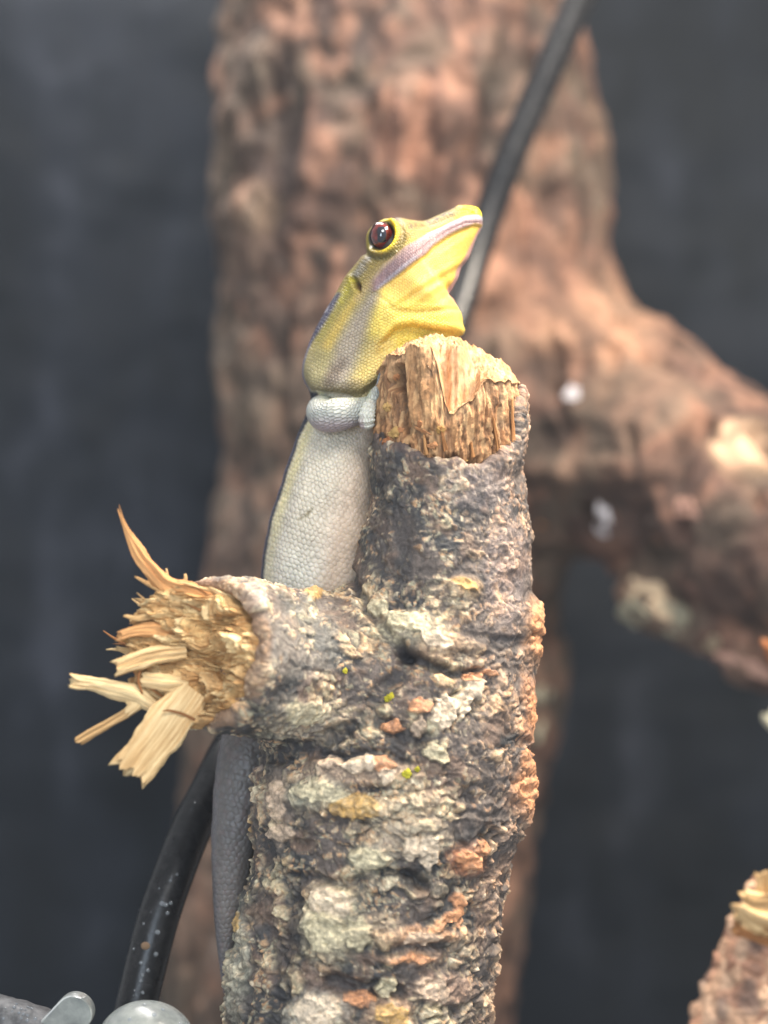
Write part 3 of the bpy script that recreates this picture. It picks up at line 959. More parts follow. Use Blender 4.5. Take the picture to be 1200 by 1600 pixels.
        rb = 0.75 * (1 - min(1, i / 22)) + 0.25 * sstep(-0.1, 0.4, n2)[:, None]
        col = col * (1 - rb * 0.7) + tan * 0.9 * rb * 0.7
        cols.append(col)
    co = np.vstack(rows); col = np.vstack(cols)
    me = mesh_np('wood_core', co, grid_faces(nz + nr, nth)[:, ::1])
    set_col(me, col * 0.9)
    o = child('wood_core', me, M_core, branch_root)
    return me
core_me = build_core()
surf_core = Surf(get_co(core_me), get_no(core_me))

# ---- torn fibres at the end of the side stub
def stub_frame():
    a = Vector(STUB_N); up = Vector((0, 0, 1))
    u = up.cross(a).normalized(); v = a.cross(u)
    return np.array(u), np.array(v), np.array(a)
SU, SV, SA = stub_frame()      # SU to the image right/depth, SV up, SA outwards
def build_stub_end():
    nth, nr = 420, 190
    th = np.linspace(0, 2 * math.pi, nth, endpoint=False)
    rows = []; cols = []
    pale = lin(244, 216, 164); tan = lin(226, 188, 130); brown = lin(166, 120, 72); dk = lin(96, 66, 42)
    for i in range(nr):
        r = 0.495 * (1 - i / (nr - 1)) ** 0.9
        rj = r * (1 + 0.05 * np.sin(3 * th + 1) + 0.04 * np.sin(7 * th) + 0.025 * np.sin(15 * th + 2))
        a = rj * np.cos(th); b = rj * np.sin(th)
        p = np.stack([a, b, np.zeros(nth)], 1)
        wv = 0.13 * np.stack([fbm(p * 4, 3, 120), fbm(p * 4, 3, 121), np.zeros(nth)], 1)
        q = (p + wv) * np.array([6.5, 15, 1.0])
        f1, f2, r1, r2, r3 = worley(q, 124)
        g1, g2, s1, s2, s3 = worley((p + wv) * np.array([22, 44, 1.0]), 127)
        hgt = 0.10 * (r1 - 0.4) * sstep(0.0, 0.35, f2 - f1) + 0.07 * (s1 - 0.4) * sstep(0, 0.35, g2 - g1) + 0.10 * fbm((p + wv) * np.array([6, 15, 1.0]), 4, 130)
        # long fibres on the far side, a hollow near the middle, lower rim near
        side = sstep(-0.25, 0.4, -a * 1.0 + b * 0.25)
        hgt = hgt + 0.05 * fbm((p + wv) * np.array([16, 48, 1.0]), 3, 133) + 0.30 * side - 0.20 * np.exp(-((a - 0.06) / 0.15) ** 2 - ((b + 0.06) / 0.13) ** 2) + 0.10 * fbm(p * 4.5, 3, 139)
        hgt = (hgt + 0.03) * min(1, 0.3 + i / 14) - (0.10 if i == 0 else 0.0)
        rows.append(STUB_B - 0.04 * SV + a[:, None] * SU + b[:, None] * SV + hgt[:, None] * SA)
        k = r1[:, None]
        col = tan * (1 - k) + pale * k
        fz = sstep(-0.2, 0.45, fbm((p + wv) * np.array([5, 13, 1.0]), 4, 136))[:, None]
        col = col * (1 - 0.7 * fz) + lin(186, 144, 96) * 0.7 * fz
        edge = (1 - sstep(0, 0.18, f2 - f1))[:, None] * 0.6
        col = col * (1 - edge) + brown * edge
        bb = ((s2 < 0.3) * 0.5)[:, None]
        col = col * (1 - bb) + brown * 1.15 * bb
        rimc = sstep(0.43, 0.495, r)
        col = col * (1 - 0.6 * rimc) + brown * 0.6 * rimc
        cols.append(col)
    co = np.vstack(rows); col = np.vstack(cols)
    me = mesh_np('torn_end', co, grid_faces(nr, nth)[:, ::-1])
    set_col(me, col * 0.92)
    return child('torn_end', me, M_core, branch_root)
stub_end = build_stub_end()

def splinter_mesh(name, pts, widths, thick, seed, jag=0.35, nw=26, nl=90, side=None, rough=1.0):
    """a strip of split wood along a 3-D path: grooved faces, frayed end"""
    pts = np.asarray(pts, float)
    c = catmull(pts, nl); w = catmull(np.asarray(widths, float), nl)[:, 0]
    th = (catmull(np.asarray(thick, float), nl)[:, 0] if np.ndim(thick) else np.full(nl, thick))
    T = np.gradient(c, axis=0); T /= np.linalg.norm(T, axis=1)[:, None]
    view = np.array([0.15, -1.0, 0.1]) if side is None else np.asarray(side, float)
    S = np.cross(T, view); S /= np.linalg.norm(S, axis=1)[:, None]
    U_ = np.cross(S, T)
    na = 2 * nw
    ang = np.linspace(0, 2 * math.pi, na, endpoint=False)
    cu = np.sign(np.cos(ang)) * np.abs(np.cos(ang)) ** 0.7; su = np.sign(np.sin(ang)) * np.abs(np.sin(ang)) ** 0.7
    s = np.linspace(0, 1, nl)
    arc = np.concatenate([[0], np.cumsum(np.linalg.norm(np.diff(c, axis=0), axis=1))])
    wm = w.max()
    A = np.repeat(arc, na); CU = np.tile(cu, nl); SU_ = np.tile(su, nl); W_ = np.repeat(w, na)
    lat = CU * wm
    g = fbm(np.stack([lat * 16 + seed, SU_ * 1.2, A * 1.6], 1), 3, seed) + 0.6 * fbm(np.stack([lat * 45, SU_ * 2.5 + seed, A * 2.5], 1), 2, seed + 4)
    edge = fbm(np.stack([SU_ * 0.7 + seed, np.sign(CU) * 3, A * 4.5], 1), 4, seed + 8)
    # frayed end: every strand breaks at a length of its own
    brk = fbm(np.stack([lat * 14, SU_ * 1.5, np.full(len(A), seed * 2.1)], 1), 3, seed + 6)
    S_ = np.repeat(s, na)
    sh = sstep(0.70, 1.0, S_) * brk * jag * 2.2 * wm
    wid = W_ * CU * (1 + 0.35 * rough * edge)
    thk = np.repeat(th, na) * SU_ * (1 + 0.75 * rough * g) 
    wob = 0.12 * wm * fbm(np.stack([A * 3, np.full(len(A), seed), A * 0], 1), 2, seed + 2)
    co = np.repeat(c, na, 0) + np.repeat(S, na, 0) * (wid + wob)[:, None] + np.repeat(U_, na, 0) * thk[:, None] + np.repeat(T, na, 0) * sh[:, None]
    # close both ends by shrinking the last rings
    rows = co.reshape(nl, na, 3)
    e0 = rows[0].mean(0) + (rows[0] - rows[0].mean(0)) * 0.05
    ce = rows[-1].mean(0); e1 = ce + (rows[-1] - ce) * 0.6 - T[-1] * 0.25 * wm; e2 = ce + (rows[-1] - ce) * 0.05 - T[-1] * 0.3 * wm
    allr = np.concatenate([e0[None], rows, e1[None], e2[None]], 0)
    me = mesh_np(name, allr.reshape(-1, 3), grid_faces(nl + 3, na))
    pad = lambda x: np.concatenate([x[:na], x, x[-na:], x[-na:]])
    k = sstep(-0.5, 0.5, pad(g))
    set_vec(me, np.stack([pad(lat) * 10 + seed, pad(SU_), pad(A)], 1), 'grain')
    return me

def long_splinters():
    sp = lambda *a, mat=M_split, **k: child('splinter', splinter_mesh('splinter', *a, **k), mat, branch_root)
    sp([P(300, 1078, -0.96), P(270, 1120, -1.05), P(238, 1165, -1.11), P(203, 1206, -1.16)], [0.14, 0.155, 0.155, 0.15], 0.045, 11, 0.34, nw=40, nl=120, rough=0.6)
    sp([P(240, 1104, -0.99), P(205, 1084, -1.05), P(160, 1072, -1.11), P(110, 1064, -1.17)], [0.05, 0.072, 0.055, 0.05], [0.04, 0.045, 0.035, 0.025], 12, 0.5)
    sp([P(228, 1092, -0.99), P(200, 1112, -1.05), P(160, 1136, -1.11), P(122, 1158, -1.16)], [0.045, 0.035, 0.034, 0.032], [0.03, 0.03, 0.026, 0.022], 13, 0.4)
    sp([P(205, 1086, -1.05), P(212, 1100, -1.05), P(200, 1112, -1.06)], [0.06, 0.05, 0.03], 0.02, 23, 0.4)
    sp([P(340, 950, -0.83), P(295, 928, -0.93), P(256, 912, -0.96), P(230, 884, -0.98), P(210, 852, -0.99), P(196, 824, -0.99), P(188, 800, -0.99)],
       [0.08, 0.085, 0.07, 0.055, 0.045, 0.020, 0.012], [0.03, 0.035, 0.03, 0.025, 0.02, 0.012, 0.008], 14, 0.6, mat=M_splitd, nl=150)
    sp([P(320, 940, -0.86), P(282, 932, -0.96), P(246, 934, -1.00)], [0.06, 0.08, 0.05], [0.02, 0.03, 0.02], 24, 0.6)
    sp([P(290, 1018, -0.96), P(232, 1026, -1.05), P(183, 1046, -1.12)], [0.05, 0.068, 0.055], [0.04, 0.045, 0.035], 15, 0.5)
    sp([P(272, 988, -0.93), P(225, 984, -1.02), P(184, 994, -1.08)], [0.05, 0.05, 0.03], [0.03, 0.03, 0.02], 16, 0.6, mat=M_splitd)
    sp([P(290, 1070, -0.93), P(255, 1066, -1.05), P(222, 1062, -1.05)], [0.05, 0.06, 0.05], [0.03, 0.03, 0.02], 17, 0.5)
    sp([P(262, 916, -0.90), P(262, 902, -0.90), P(260, 888, -0.90)], [0.014, 0.012, 0.008], 0.010, 18, 0.3, 8, 20)
    sp([P(272, 924, -0.90), P(284, 912, -0.90), P(290, 905, -0.90), P(289, 897, -0.90)], [0.012, 0.011, 0.014, 0.010], 0.010, 19, 0.3, 8, 24)
    sp([P(240, 960, -0.99), P(215, 966, -1.05), P(196, 962, -1.08)], [0.03, 0.022, 0.012], 0.014, 20, 0.4, 8, 30)
    sp([P(222, 1040, -1.05), P(216, 1062, -1.08), P(222, 1084, -1.08)], [0.012, 0.011, 0.008], 0.008, 21, 0.3, 6, 30, mat=M_splitd)
long_splinters()
def hairs():
    r = np.random.default_rng(77)
    for k in range(15):
        an = r.uniform(0.45 * math.pi, 1.7 * math.pi); rr = r.uniform(0.2, 0.48)
        a, b = rr * math.cos(an), rr * math.sin(an)
        p0 = STUB_B - 0.04 * SV + a * SU + b * SV + SA * 0.10
        d = SA * r.uniform(0.4, 1.0) - SU * r.uniform(0.4, 1.0) + SV * r.uniform(-0.7, 0.5)
        d /= np.linalg.norm(d)
        L = r.uniform(0.18, 0.38)
        bend = SV * r.uniform(-0.12, 0.10)
        m = splinter_mesh('wood_hair', [p0, p0 + d * L * 0.5, p0 + d * L + bend * 0.5, p0 + d * L * 1.25 + bend], [0.012, 0.011, 0.009, 0.004], 0.008, 600 + k, 0.3, 4, 16)
        child('wood_hair', m, M_split if k % 2 else M_splitd, branch_root)
hairs()

# short torn fibres standing on the end face
def short_fibres():
    protos = []
    for k in range(10):
        bend = 0.25 * math.sin(k * 2.1)
        me = splinter_mesh('wood_fibre', [(0, 0, -0.4), (bend * 0.3, 0, 0.2), (bend, 0.05, 0.6), (bend * 1.8, 0.1, 1.0)],
                           [0.15, 0.15, 0.12, 0.06], [0.06, 0.06, 0.05, 0.02], 200 + k, 0.9, 5, 9, side=(0, -1, 0.01))
        me.materials.append(M_split if k % 3 else M_splitd); protos.append(me)
    r = np.random.default_rng(5)
    for k in range(30):
        rr = 0.47 * math.sqrt(r.uniform(0.25, 1)); an = r.uniform(0.35 * math.pi, 1.65 * math.pi)
        a, b = rr * math.cos(an), rr * math.sin(an)
        side = float(sstep(-0.25, 0.4, np.array([-a + b * 0.25]))[0])
        base = STUB_B + a * SU + b * SV + SA * (0.26 * side - 0.06)
        d = SA * (0.5 + 0.4 * side) + SU * (-0.75 + r.uniform(-.25, .25)) + SV * (0.35 * b / 0.5 + r.uniform(-.30, .15))
        L = r.uniform(0.10, 0.30) * (0.6 + 0.6 * side)
        W = r.uniform(0.08, 0.26)
        M = Matrix.Translation(Vector(base)) @ Vector(d).to_track_quat('Z', 'Y').to_matrix().to_4x4() @ Matrix.Rotation(r.uniform(0, 6.28), 4, 'Z') @ Matrix.Diagonal((W, W, L, 1))
        place('wood_fibre', protos[k % 10], branch_root, M)
short_fibres()

# loose flakes that stand out from the crust
def chips():
    r = np.random.default_rng(21)
    for (px, py, rx, ry, rot, mat) in [(615, 676, 10, 8, 0.4, M_fl_tan), (648, 662, 9, 6, 0, M_fl_orange), (656, 680, 13, 5, -0.8, M_fl_orange), (600, 690, 11, 6, 0.6, M_fl_orange),
                                       (612, 702, 11, 6, -0.8, M_fl_tan), (590, 676, 9, 7, 0, M_fl_dark), (626, 668, 8, 4, 0.3, M_fl_orange), (716, 726, 12, 4, 0, M_fl_tan),
                                       (672, 692, 8, 5, 0.2, M_fl_orange), (694, 672, 7, 6, 0.2, M_fl_tan), (624, 594, 6, 5, 0.4, M_fl_orange), (602, 642, 7, 7, 0, M_fl_tan)]:
        put_flake(surf_core, branch_root, 'wood_chip', px, py, rx, ry, rot, mat, int(r.integers(0, 12)), 1.1, 0.005)
    # curls of fibre hanging on the bare wood
    for n, (x0, y0, x1, y1, w_) in enumerate([(776, 652, 778, 712, .016), (694, 660, 690, 712, .015), (806, 620, 808, 690, .016), (742, 690, 744, 722, .014), (655, 690, 660, 716, .015)]):
        i = surf_core.hit(x0, y0, 8); j = surf_core.hit(x1, y1, 8)
        if i is None or j is None: continue
        a, b = surf_core.co[i], surf_core.co[j]
        off = np.array([0, -0.012, 0])
        m = splinter_mesh('fibre_curl', [b - off * 0.6, (a + b) / 2 + off * 0.4, a + off], [w_ * 1.1, w_ * 0.8, w_ * 0.5], 0.011, 300 + n, 1.2, 9, 40, rough=1.6)
        child('fibre_curl', m, M_splitd, branch_root)
    for (px, py, s) in [(604, 1088, 8), (545, 1043, 4), (640, 1207, 7), (648, 1200, 4)]:
        put_flake(surf_br, branch_root, 'yellow_lichen', px, py, s, s * 1.1, 0.3, M_yel, 3, 0.9, 0.0)
chips()

# ---------------------------------------------------------------- gecko
GY = 0.42                       # depth of its midplane at the head
GS = K * (D + 0.25) / D
def g2w(px, py): return (px - 600) * GS, (800 - py) * GS

def gecko_material():
    m, nt, nd, lk, b = newmat('gecko_skin')
    col = N(nt, 'ShaderNodeAttribute', attribute_name='Col').outputs['Color']
    uv = N(nt, 'ShaderNodeAttribute', attribute_name='scale_uv').outputs['Vector']
    aux = N(nt, 'ShaderNodeAttribute', attribute_name='aux')
    sep = N(nt, 'ShaderNodeSeparateXYZ'); lk.new(aux.outputs['Vector'], sep.inputs[0])
    amount = sep.outputs[0]          # relief of the scales
    R = (1.0, 1.7320508, 1.0)
    # a little wobble so that rows are not ruled lines
    nz = N(nt, 'ShaderNodeTexNoise'); nz.inputs['Scale'].default_value = 0.35; nz.inputs['Detail'].default_value = 2
    lk.new(uv, nz.inputs['Vector'])
    sub = N(nt, 'ShaderNodeVectorMath', operation='SUBTRACT'); lk.new(nz.outputs['Color'], sub.inputs[0]); sub.inputs[1].default_value = (0.5,) * 3
    scl = N(nt, 'ShaderNodeVectorMath', operation='SCALE'); lk.new(sub.outputs[0], scl.inputs[0]); scl.inputs['Scale'].default_value = 1.7
    ad = N(nt, 'ShaderNodeVectorMath', operation='ADD'); lk.new(uv, ad.inputs[0]); lk.new(scl.outputs[0], ad.inputs[1])
    ds = []
    for off in ((0, 0, 0), (0.5, 0.8660254, 0)):
        a = N(nt, 'ShaderNodeVectorMath', operation='ADD'); lk.new(ad.outputs[0], a.inputs[0]); a.inputs[1].default_value = off
        mo = N(nt, 'ShaderNodeVectorMath', operation='WRAP'); lk.new(a.outputs[0], mo.inputs[0])
        mo.inputs[1].default_value = (0.5, 0.8660254, 0.5); mo.inputs[2].default_value = (-0.5, -0.8660254, -0.5)
        fl = N(nt, 'ShaderNodeVectorMath', operation='MULTIPLY'); lk.new(mo.outputs[0], fl.inputs[0]); fl.inputs[1].default_value = (1, 1, 0)
        ln = N(nt, 'ShaderNodeVectorMath', operation='LENGTH'); lk.new(fl.outputs[0], ln.inputs[0])
        ds.append(ln.outputs['Value'])
    dist = mth(nt, 'MINIMUM', ds[0], ds[1])
    hgt = N(nt, 'ShaderNodeMapRange'); hgt.interpolation_type = 'SMOOTHSTEP'
    lk.new(dist, hgt.inputs[0]); hgt.inputs[1].default_value = 0.22; hgt.inputs[2].default_value = 0.56
    hgt.inputs[3].default_value = 1.0; hgt.inputs[4].default_value = 0.0
    h = mth(nt, 'MULTIPLY', hgt.outputs[0], amount)
    lk.new(bump(nt, h, 0.9, 0.009), b.inputs['Normal'])
    # darker skin between the scales
    gr = N(nt, 'ShaderNodeMapRange'); lk.new(hgt.outputs[0], gr.inputs[0])
    gr.inputs[1].default_value = 0.0; gr.inputs[2].default_value = 0.55; gr.inputs[3].default_value = 1.0; gr.inputs[4].default_value = 0.0
    gf = mth(nt, 'MULTIPLY', gr.outputs[0], mth(nt, 'MULTIPLY', amount, 0.30))
    dk = mix(nt, col, (0.42, 0.40, 0.40), 1.0, 'MULTIPLY')
    c2 = mix(nt, col, dk, gf)
    n1 = noise_n(nt, uv, 0.9, 3, 0.6)
    n1b = noise_n(nt, uv, 0.16, 4, 0.6)
    n1 = mth(nt, 'MULTIPLY_ADD', n1b, 0.55); lk.new(noise_n(nt, uv, 0.9, 3, 0.6), n1.node.inputs[2]); n1 = mth(nt, 'MULTIPLY', n1, 0.645)
    g = ramp(nt, n1, [(0.36, (0.80,) * 3), (0.64, (1.16,) * 3)])
    c3 = mix(nt, c2, g, 1.0, 'MULTIPLY')
    lk.new(c3, b.inputs['Base Color'])
    b.inputs['Roughness'].default_value = 0.42
    b.inputs['Specular IOR Level'].default_value = 0.45
    b.inputs['Subsurface Weight'].default_value = 0.25
    b.inputs['Subsurface Radius'].default_value = (0.09, 0.06, 0.03)
    b.inputs['Subsurface Scale'].default_value = 1.0
    return m

def build_gecko():
    root = empty('gecko', (-0.6, GY, -3.7), 'yellow-headed day gecko with red eye clinging to the broken branch', 'gecko')
    #   dorsal x,y   ventral x,y   half width  depth
    st = [(754.5, 337, 754.5, 341, .010, .42), (752.5, 327, 753.5, 355, .085, .42), (744, 320, 749, 366, .14, .42), (722, 317.5, 742, 383, .19, .42),
          (702, 325, 733, 399, .235, .42), (682, 334, 725, 412, .275, .42), (662, 342, 717, 428, .32, .42), (641, 340.5, 709, 446, .365, .42),
          (613, 336, 701.5, 461, .41, .42), (591, 344, 714, 476, .44, .42), (573.5, 361, 719, 490, .46, .42), (570, 388, 721, 505, .47, .42),
          (554, 411, 722, 521, .46, .43), (538, 430, 718, 540, .45, .44), (522, 458, 700, 566, .44, .46), (503, 490, 680, 590, .43, .48),
          (487, 520, 662, 610, .43, .50), (474, 556, 640, 634, .42, .50), (470.5, 576, 628, 650, .41, .50), (473, 592, 615, 664, .39, .50),
          (481, 607, 606, 680, .355, .51), (484, 622, 600, 695, .345, .52), (480, 638, 598, 708, .355, .52), (470, 660, 595, 730, .38, .53), (455, 702, 594, 770, .42, .55),
          (440, 745, 594, 812, .45, .58), (425, 790, 594, 858, .47, .60), (412, 842, 590, 905, .48, .63), (405, 888, 580, 955, .48, .66),
          (402, 940, 562, 1005, .46, .68), (396, 1000, 535, 1062, .40, .66), (378, 1060, 500, 1112, .32, .58), (354, 1120, 455, 1160, .26, .48),
          (338, 1185, 425, 1212, .22, .40), (331, 1260, 408, 1270, .19, .34), (329.5, 1330, 396, 1335, .165, .30), (332, 1400, 384, 1402, .13, .28),
          (337, 1460, 371, 1461, .085, .26), (343, 1510, 361, 1511, .045, .25), (349, 1552, 352, 1552, .006, .25)]
    st = np.array(st, float)
    M_, Na = 1150, 288
    # resample evenly along the body
    c0 = catmull(st, 4000)
    mid = (c0[:, :2] + c0[:, 2:4]) / 2
    dd = np.linalg.norm(np.diff(mid, axis=0), axis=1) + 0.5 * np.linalg.norm(np.diff(c0[:, :2], axis=0), axis=1)
    u = np.concatenate([[0], np.cumsum(dd)]); uu = np.linspace(0, u[-1], M_)
    c = np.stack([np.interp(uu, u, c0[:, k]) for k in range(6)], 1)
    th = np.linspace(0, 2 * math.pi, Na, endpoint=False)
    t = (1 - np.cos(th)) / 2
    Dp, Vp = c[:, None, :2], c[:, None, 2:4]
    pp = Dp + (Vp - Dp) * t[None, :, None]
    expo = np.interp(uu, uu, np.full(M_, 0.80))
    G = np.sign(np.sin(th)) * np.abs(np.sin(th)) ** 0.80
    w = np.maximum(c[:, 4], 0.004)
    Y = c[:, 5][:, None] - w[:, None] * G[None, :]
    X, Z = g2w(pp[..., 0], pp[..., 1])
    co = np.stack([X, Y, Z], -1).reshape(-1, 3)
    px = pp[..., 0].ravel(); py = pp[..., 1].ravel()
    sidx = np.repeat(np.arange(M_), Na)
    stn = np.repeat(np.interp(uu, u, np.linspace(0, len(st) - 1, 4000)), Na)      # station along the body
    tt = np.tile(t, M_)
    ln = np.linalg.norm(c[:, 2:4] - c[:, :2], axis=1)
    de = tt * np.repeat(ln, Na)                # px from the back edge
    ve = (1 - tt) * np.repeat(ln, Na)          # px from the belly edge
    faces = grid_faces(M_, Na)
    me0 = mesh_np('tmp', co, faces); no = get_no(me0).copy()
    if np.mean((no * (co - co.mean(0)))[:, 1]) < 0:
        faces = faces[:, ::-1]; no = -no
    bpy.data.meshes.remove(me0)
    # ---- relief: eye socket, lips, ear, folds (the animal is symmetric about its midplane)
    hg = np.zeros(len(co))
    ex, ey = 596.5, 371.0
    dx, dy = (px - ex) / 0.84, (py - ey)
    de_eye = np.hypot(dx, dy)
    lid = sstep(3, 20, de)
    hg += 0.050 * np.exp(-(de_eye / 32) ** 2) * lid                        # bulging orbit
    hg += 0.024 * np.exp(-((de_eye - 29.5) / 4.0) ** 2) * lid              # lid ring
    hg -= 0.070 * (1 - sstep(20, 27, de_eye)) * lid                        # socket
    hg -= 0.020 * np.exp(-((de_eye - 39) / 5) ** 2)
    lip_u = [(757, 337), (742, 336), (726, 339), (710, 347), (690, 358), (670, 368), (652, 380), (632, 392), (616, 404), (600, 418), (583, 438), (572, 452)]
    lip_l = [(757, 350), (742, 349), (720, 359), (700, 370), (676, 388), (664, 402), (648, 414), (628, 430), (606, 446), (588, 460)]
    def sdist(pts):                        # signed vertical distance below the polyline
        a = np.array(sorted(pts)); return py - np.interp(px, a[:, 0], a[:, 1])
    su, sl = sdist(lip_u), sdist(lip_l)
    inx = sstep(572, 590, px)
    lipm = sstep(-3, 3, su) * (1 - sstep(-3, 3, sl)) * inx
    hg += 0.016 * lipm
    mouth = [(757, 345), (726, 350), (700, 363), (670, 383), (645, 405), (618, 427), (588, 456)]
    hg -= 0.012 * band(px, py, mouth, 0.5, 2.2)
    hg -= 0.003 * sstep(0.75, 0.97, np.abs((((752 - px) * 1.15 / 12.0) % 1.0) - 0.5) * 2) * lipm
    hg -= 0.016 * sstep(0, 6, sl) * (1 - sstep(10, 60, sl)) * sstep(600, 650, px) * (px < 760)
    hg -= 0.05 * band(px, py, [(553, 438), (559, 449), (561, 458)], [3, 4, 2], 3)       # ear
    hg += 0.012 * band(px, py, [(546, 432), (549, 446), (552, 456)], 3, 4)
    hg += 0.035 * np.exp(-(((px - 600) / 26) ** 2 + ((py - 490) / 30) ** 2))              # jowl
    hg += 0.03 * np.exp(-(((px - 690) / 40) ** 2 + ((py - 497) / 16) ** 2))
    fold = [(590, 538), (602, 530), (618, 514), (644, 510), (674, 516), (700, 518), (725, 522)]
    fx = np.array(fold); fy = np.interp(px, fx[:, 0], fx[:, 1])
    below = py - fy
    fm = sstep(585, 606, px) * (px < 740)
    hg -= 0.062 * sstep(-3, 8, below) * (1 - sstep(14, 70, below)) * fm
    hg += 0.022 * np.exp(-((below + 7) / 7) ** 2) * fm
    hg -= 0.015 * band(px, py, [(612, 488), (650, 492), (690, 488), (712, 484)], [1, 3, 3, 1], 5)
    hg -= 0.012 * band(px, py, [(586, 462), (606, 476), (616, 486)], 1, 5)
    hg -= 0.014 * band(px, py, [(588, 556), (612, 548), (640, 540)], 1, 5)
    # gular skin wrinkles
    for k in range(4):
        hg += 0.003 * np.sin((px * 0.55 + py * 0.83 + 10 * k) / (2.2 + k * 0.6)) * sstep(8, 30, sl) * (py < 486) * (px > 610) * 0.6
    # neck ends in a fold that overhangs the shoulder
    nf = [(470, 596), (486, 609), (505, 614), (540, 616), (565, 615), (590, 598), (604, 580)]
    nx_ = np.array(nf); nfy = np.interp(px, nx_[:, 0], nx_[:, 1]); bl = py - nfy
    nm = sstep(4, 26, de) * (1 - sstep(600, 620, px)) * (stn < 23)
    hg += 0.034 * np.exp(-((bl + 17) / 17) ** 2) * nm
    hg -= 0.055 * sstep(-9, 7, bl) * (1 - sstep(10, 46, bl)) * nm
    # nostril, snout ridge
    hg -= 0.02 * band(px, py, [(738, 331), (740, 332)], 1.2, 2)
    hg += 0.012 * band(px, py, [(716, 322), (745, 324)], 3, 4)
    hg -= 0.012 * band(px, py, [(640, 362), (680, 349), (705, 338)], 3, 6)
    # flank wrinkle
    hg -= 0.012 * band(px, py, [(466, 812), (480, 804), (490, 793)], [1, 2.5, 1], 3)
    hg += 0.010 * fbm(np.stack([px / 38, py / 38, tt * 2], 1), 3, 150) * sstep(600, 640, py)
    taper = np.clip(np.minimum(w[sidx] / 0.2, 1), 0, 1)
    co = co + no * (hg * taper)[:, None]
    # ---- colour of the skin
    n_a = fbm(np.stack([px / 14, py / 14, tt * 6], 1), 3, 160)
    n_b = fbm(np.stack([px / 5, py / 5, tt * 6], 1), 2, 163)
    col = np.tile(lin(172, 150, 72), (len(co), 1))
    def lay(c, m):
        nonlocal col
        m = np.clip(m, 0, 1)[:, None]; col = col * (1 - m) + c * m
    head = py < 470
    lay(lin(146, 124, 58), sstep(0.0, 0.5, n_a) * 0.55)
    lay(lin(134, 114, 56), (su < 0) * (1 - sstep(10, 40, de)) * (py < 470) * 0.75)
    lay(lin(206, 176, 62), sstep(700, 745, px) * (py < 350) * 0.9)
    lay(lin(246, 224, 40), band(px, py, [(722, 326), (752, 327)], [5, 9], 6) * (su < 2))
    lay(lin(120, 96, 56), band(px, py, [(722, 322), (718, 328)], 2.5, 3) * 0.7)
    # brown flecks along the snout
    fleck = band(px, py, [(640, 356), (668, 348), (690, 338), (712, 328)], 5, 5) * sstep(-0.05, 0.2, n_b)
    lay(lin(66, 52, 36), fleck * 0.9)
    lay(lin(206, 178, 76), band(px, py, [(640, 378), (690, 352), (716, 340)], 4, 5) * 0.6)
    # throat
    thr = sstep(-2, 5, sl) * sstep(585, 600, px) * (py < 560)
    lay(lin(222, 182, 84), thr)
    lay(lin(230, 196, 84), thr * sstep(0.0, 0.4, n_a) * 0.4)
    lay(lin(244, 218, 100), thr * sstep(462, 490, py))
    lay(lin(206, 162, 90), band(px, py, [(745, 372), (690, 400), (640, 440)], 12, 14) * thr * 0.2)
    lay(lin(190, 134, 124), band(px, py, [(712, 452), (703, 464), (712, 474)], [3, 5, 3], 4) * 0.8)
    lay(lin(196, 140, 72), band(px, py, [(612, 488), (650, 492), (690, 488), (712, 484)], 2, 5) * 0.5)
    # side of the neck
    nk = (py > 455) * (1 - thr)
    lay(lin(178, 160, 98), nk * 0.95)
    lay(lin(180, 168, 126), nk * sstep(520, 590, py) * 0.75)
    lay(lin(150, 136, 90), nk * sstep(0.0, 0.4, n_a) * 0.5)
    lay(lin(242, 216, 108), band(px, py, [(606, 470), (597, 500), (592, 520)], [10, 18, 14], 12))
    lay(lin(226, 190, 90), band(px, py, [(560, 460), (535, 500), (512, 540)], [5, 8, 8], 7) * 0.6)
    lay(lin(226, 198, 116), band(px, py, [(600, 545), (580, 580), (565, 600)], [16, 20, 14], 12) * 0.9)
    lay(lin(172, 158, 146), band(px, py, [(584, 468), (562, 506), (544, 545), (530, 590)], [8, 14, 18, 16], 11) * 0.8)
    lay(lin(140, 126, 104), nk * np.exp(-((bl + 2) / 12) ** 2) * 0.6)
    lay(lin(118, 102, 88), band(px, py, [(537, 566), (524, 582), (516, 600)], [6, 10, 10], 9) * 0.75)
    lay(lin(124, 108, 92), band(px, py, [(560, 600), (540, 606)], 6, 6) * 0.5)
    lay(lin(160, 146, 52), band(px, py, [(556, 425), (545, 460), (520, 490), (496, 530)], [10, 10, 8, 6], 9) * 0.6)
    lay(lin(206, 190, 60), band(px, py, [(548, 440), (532, 470)], 5, 6) * 0.6)
    # nape stripe
    lay(lin(70, 70, 96), band(px, py, [(528, 460), (508, 486), (492, 516), (480, 540)], [4, 10, 7, 3], 4) * (tt < 0.5) * 0.95)
    lay(lin(112, 116, 150), (1 - sstep(2, 6, de)) * sstep(520, 545, py) * (py < 612) * 0.8)
    lay(lin(200, 196, 205), band(px, py, [(511, 478), (507, 484)], 2, 2) * 0.8)
    # temple stripe and ear
    lay(lin(92, 90, 84), band(px, py, [(576, 404), (567, 418), (558, 430)], [3, 8, 7], 5) * 0.9)
    lay(lin(84, 48, 40), band(px, py, [(554, 440), (559, 450), (561, 457)], [2, 4, 1], 2.5))
    lay(lin(190, 164, 116), band(px, py, [(604, 416), (585, 436), (572, 452), (560, 470)], [6, 8, 7, 5], 6) * 0.75)
    # lips
    lay(lin(142, 114, 114), lipm)
    lay(lin(146, 152, 166), lipm * (1 - sstep(2, 9, su)) * sstep(640, 680, px))
    lay(lin(176, 152, 120), lipm * (1 - sstep(600, 650, px)) * (1 - sstep(2, 14, su)))
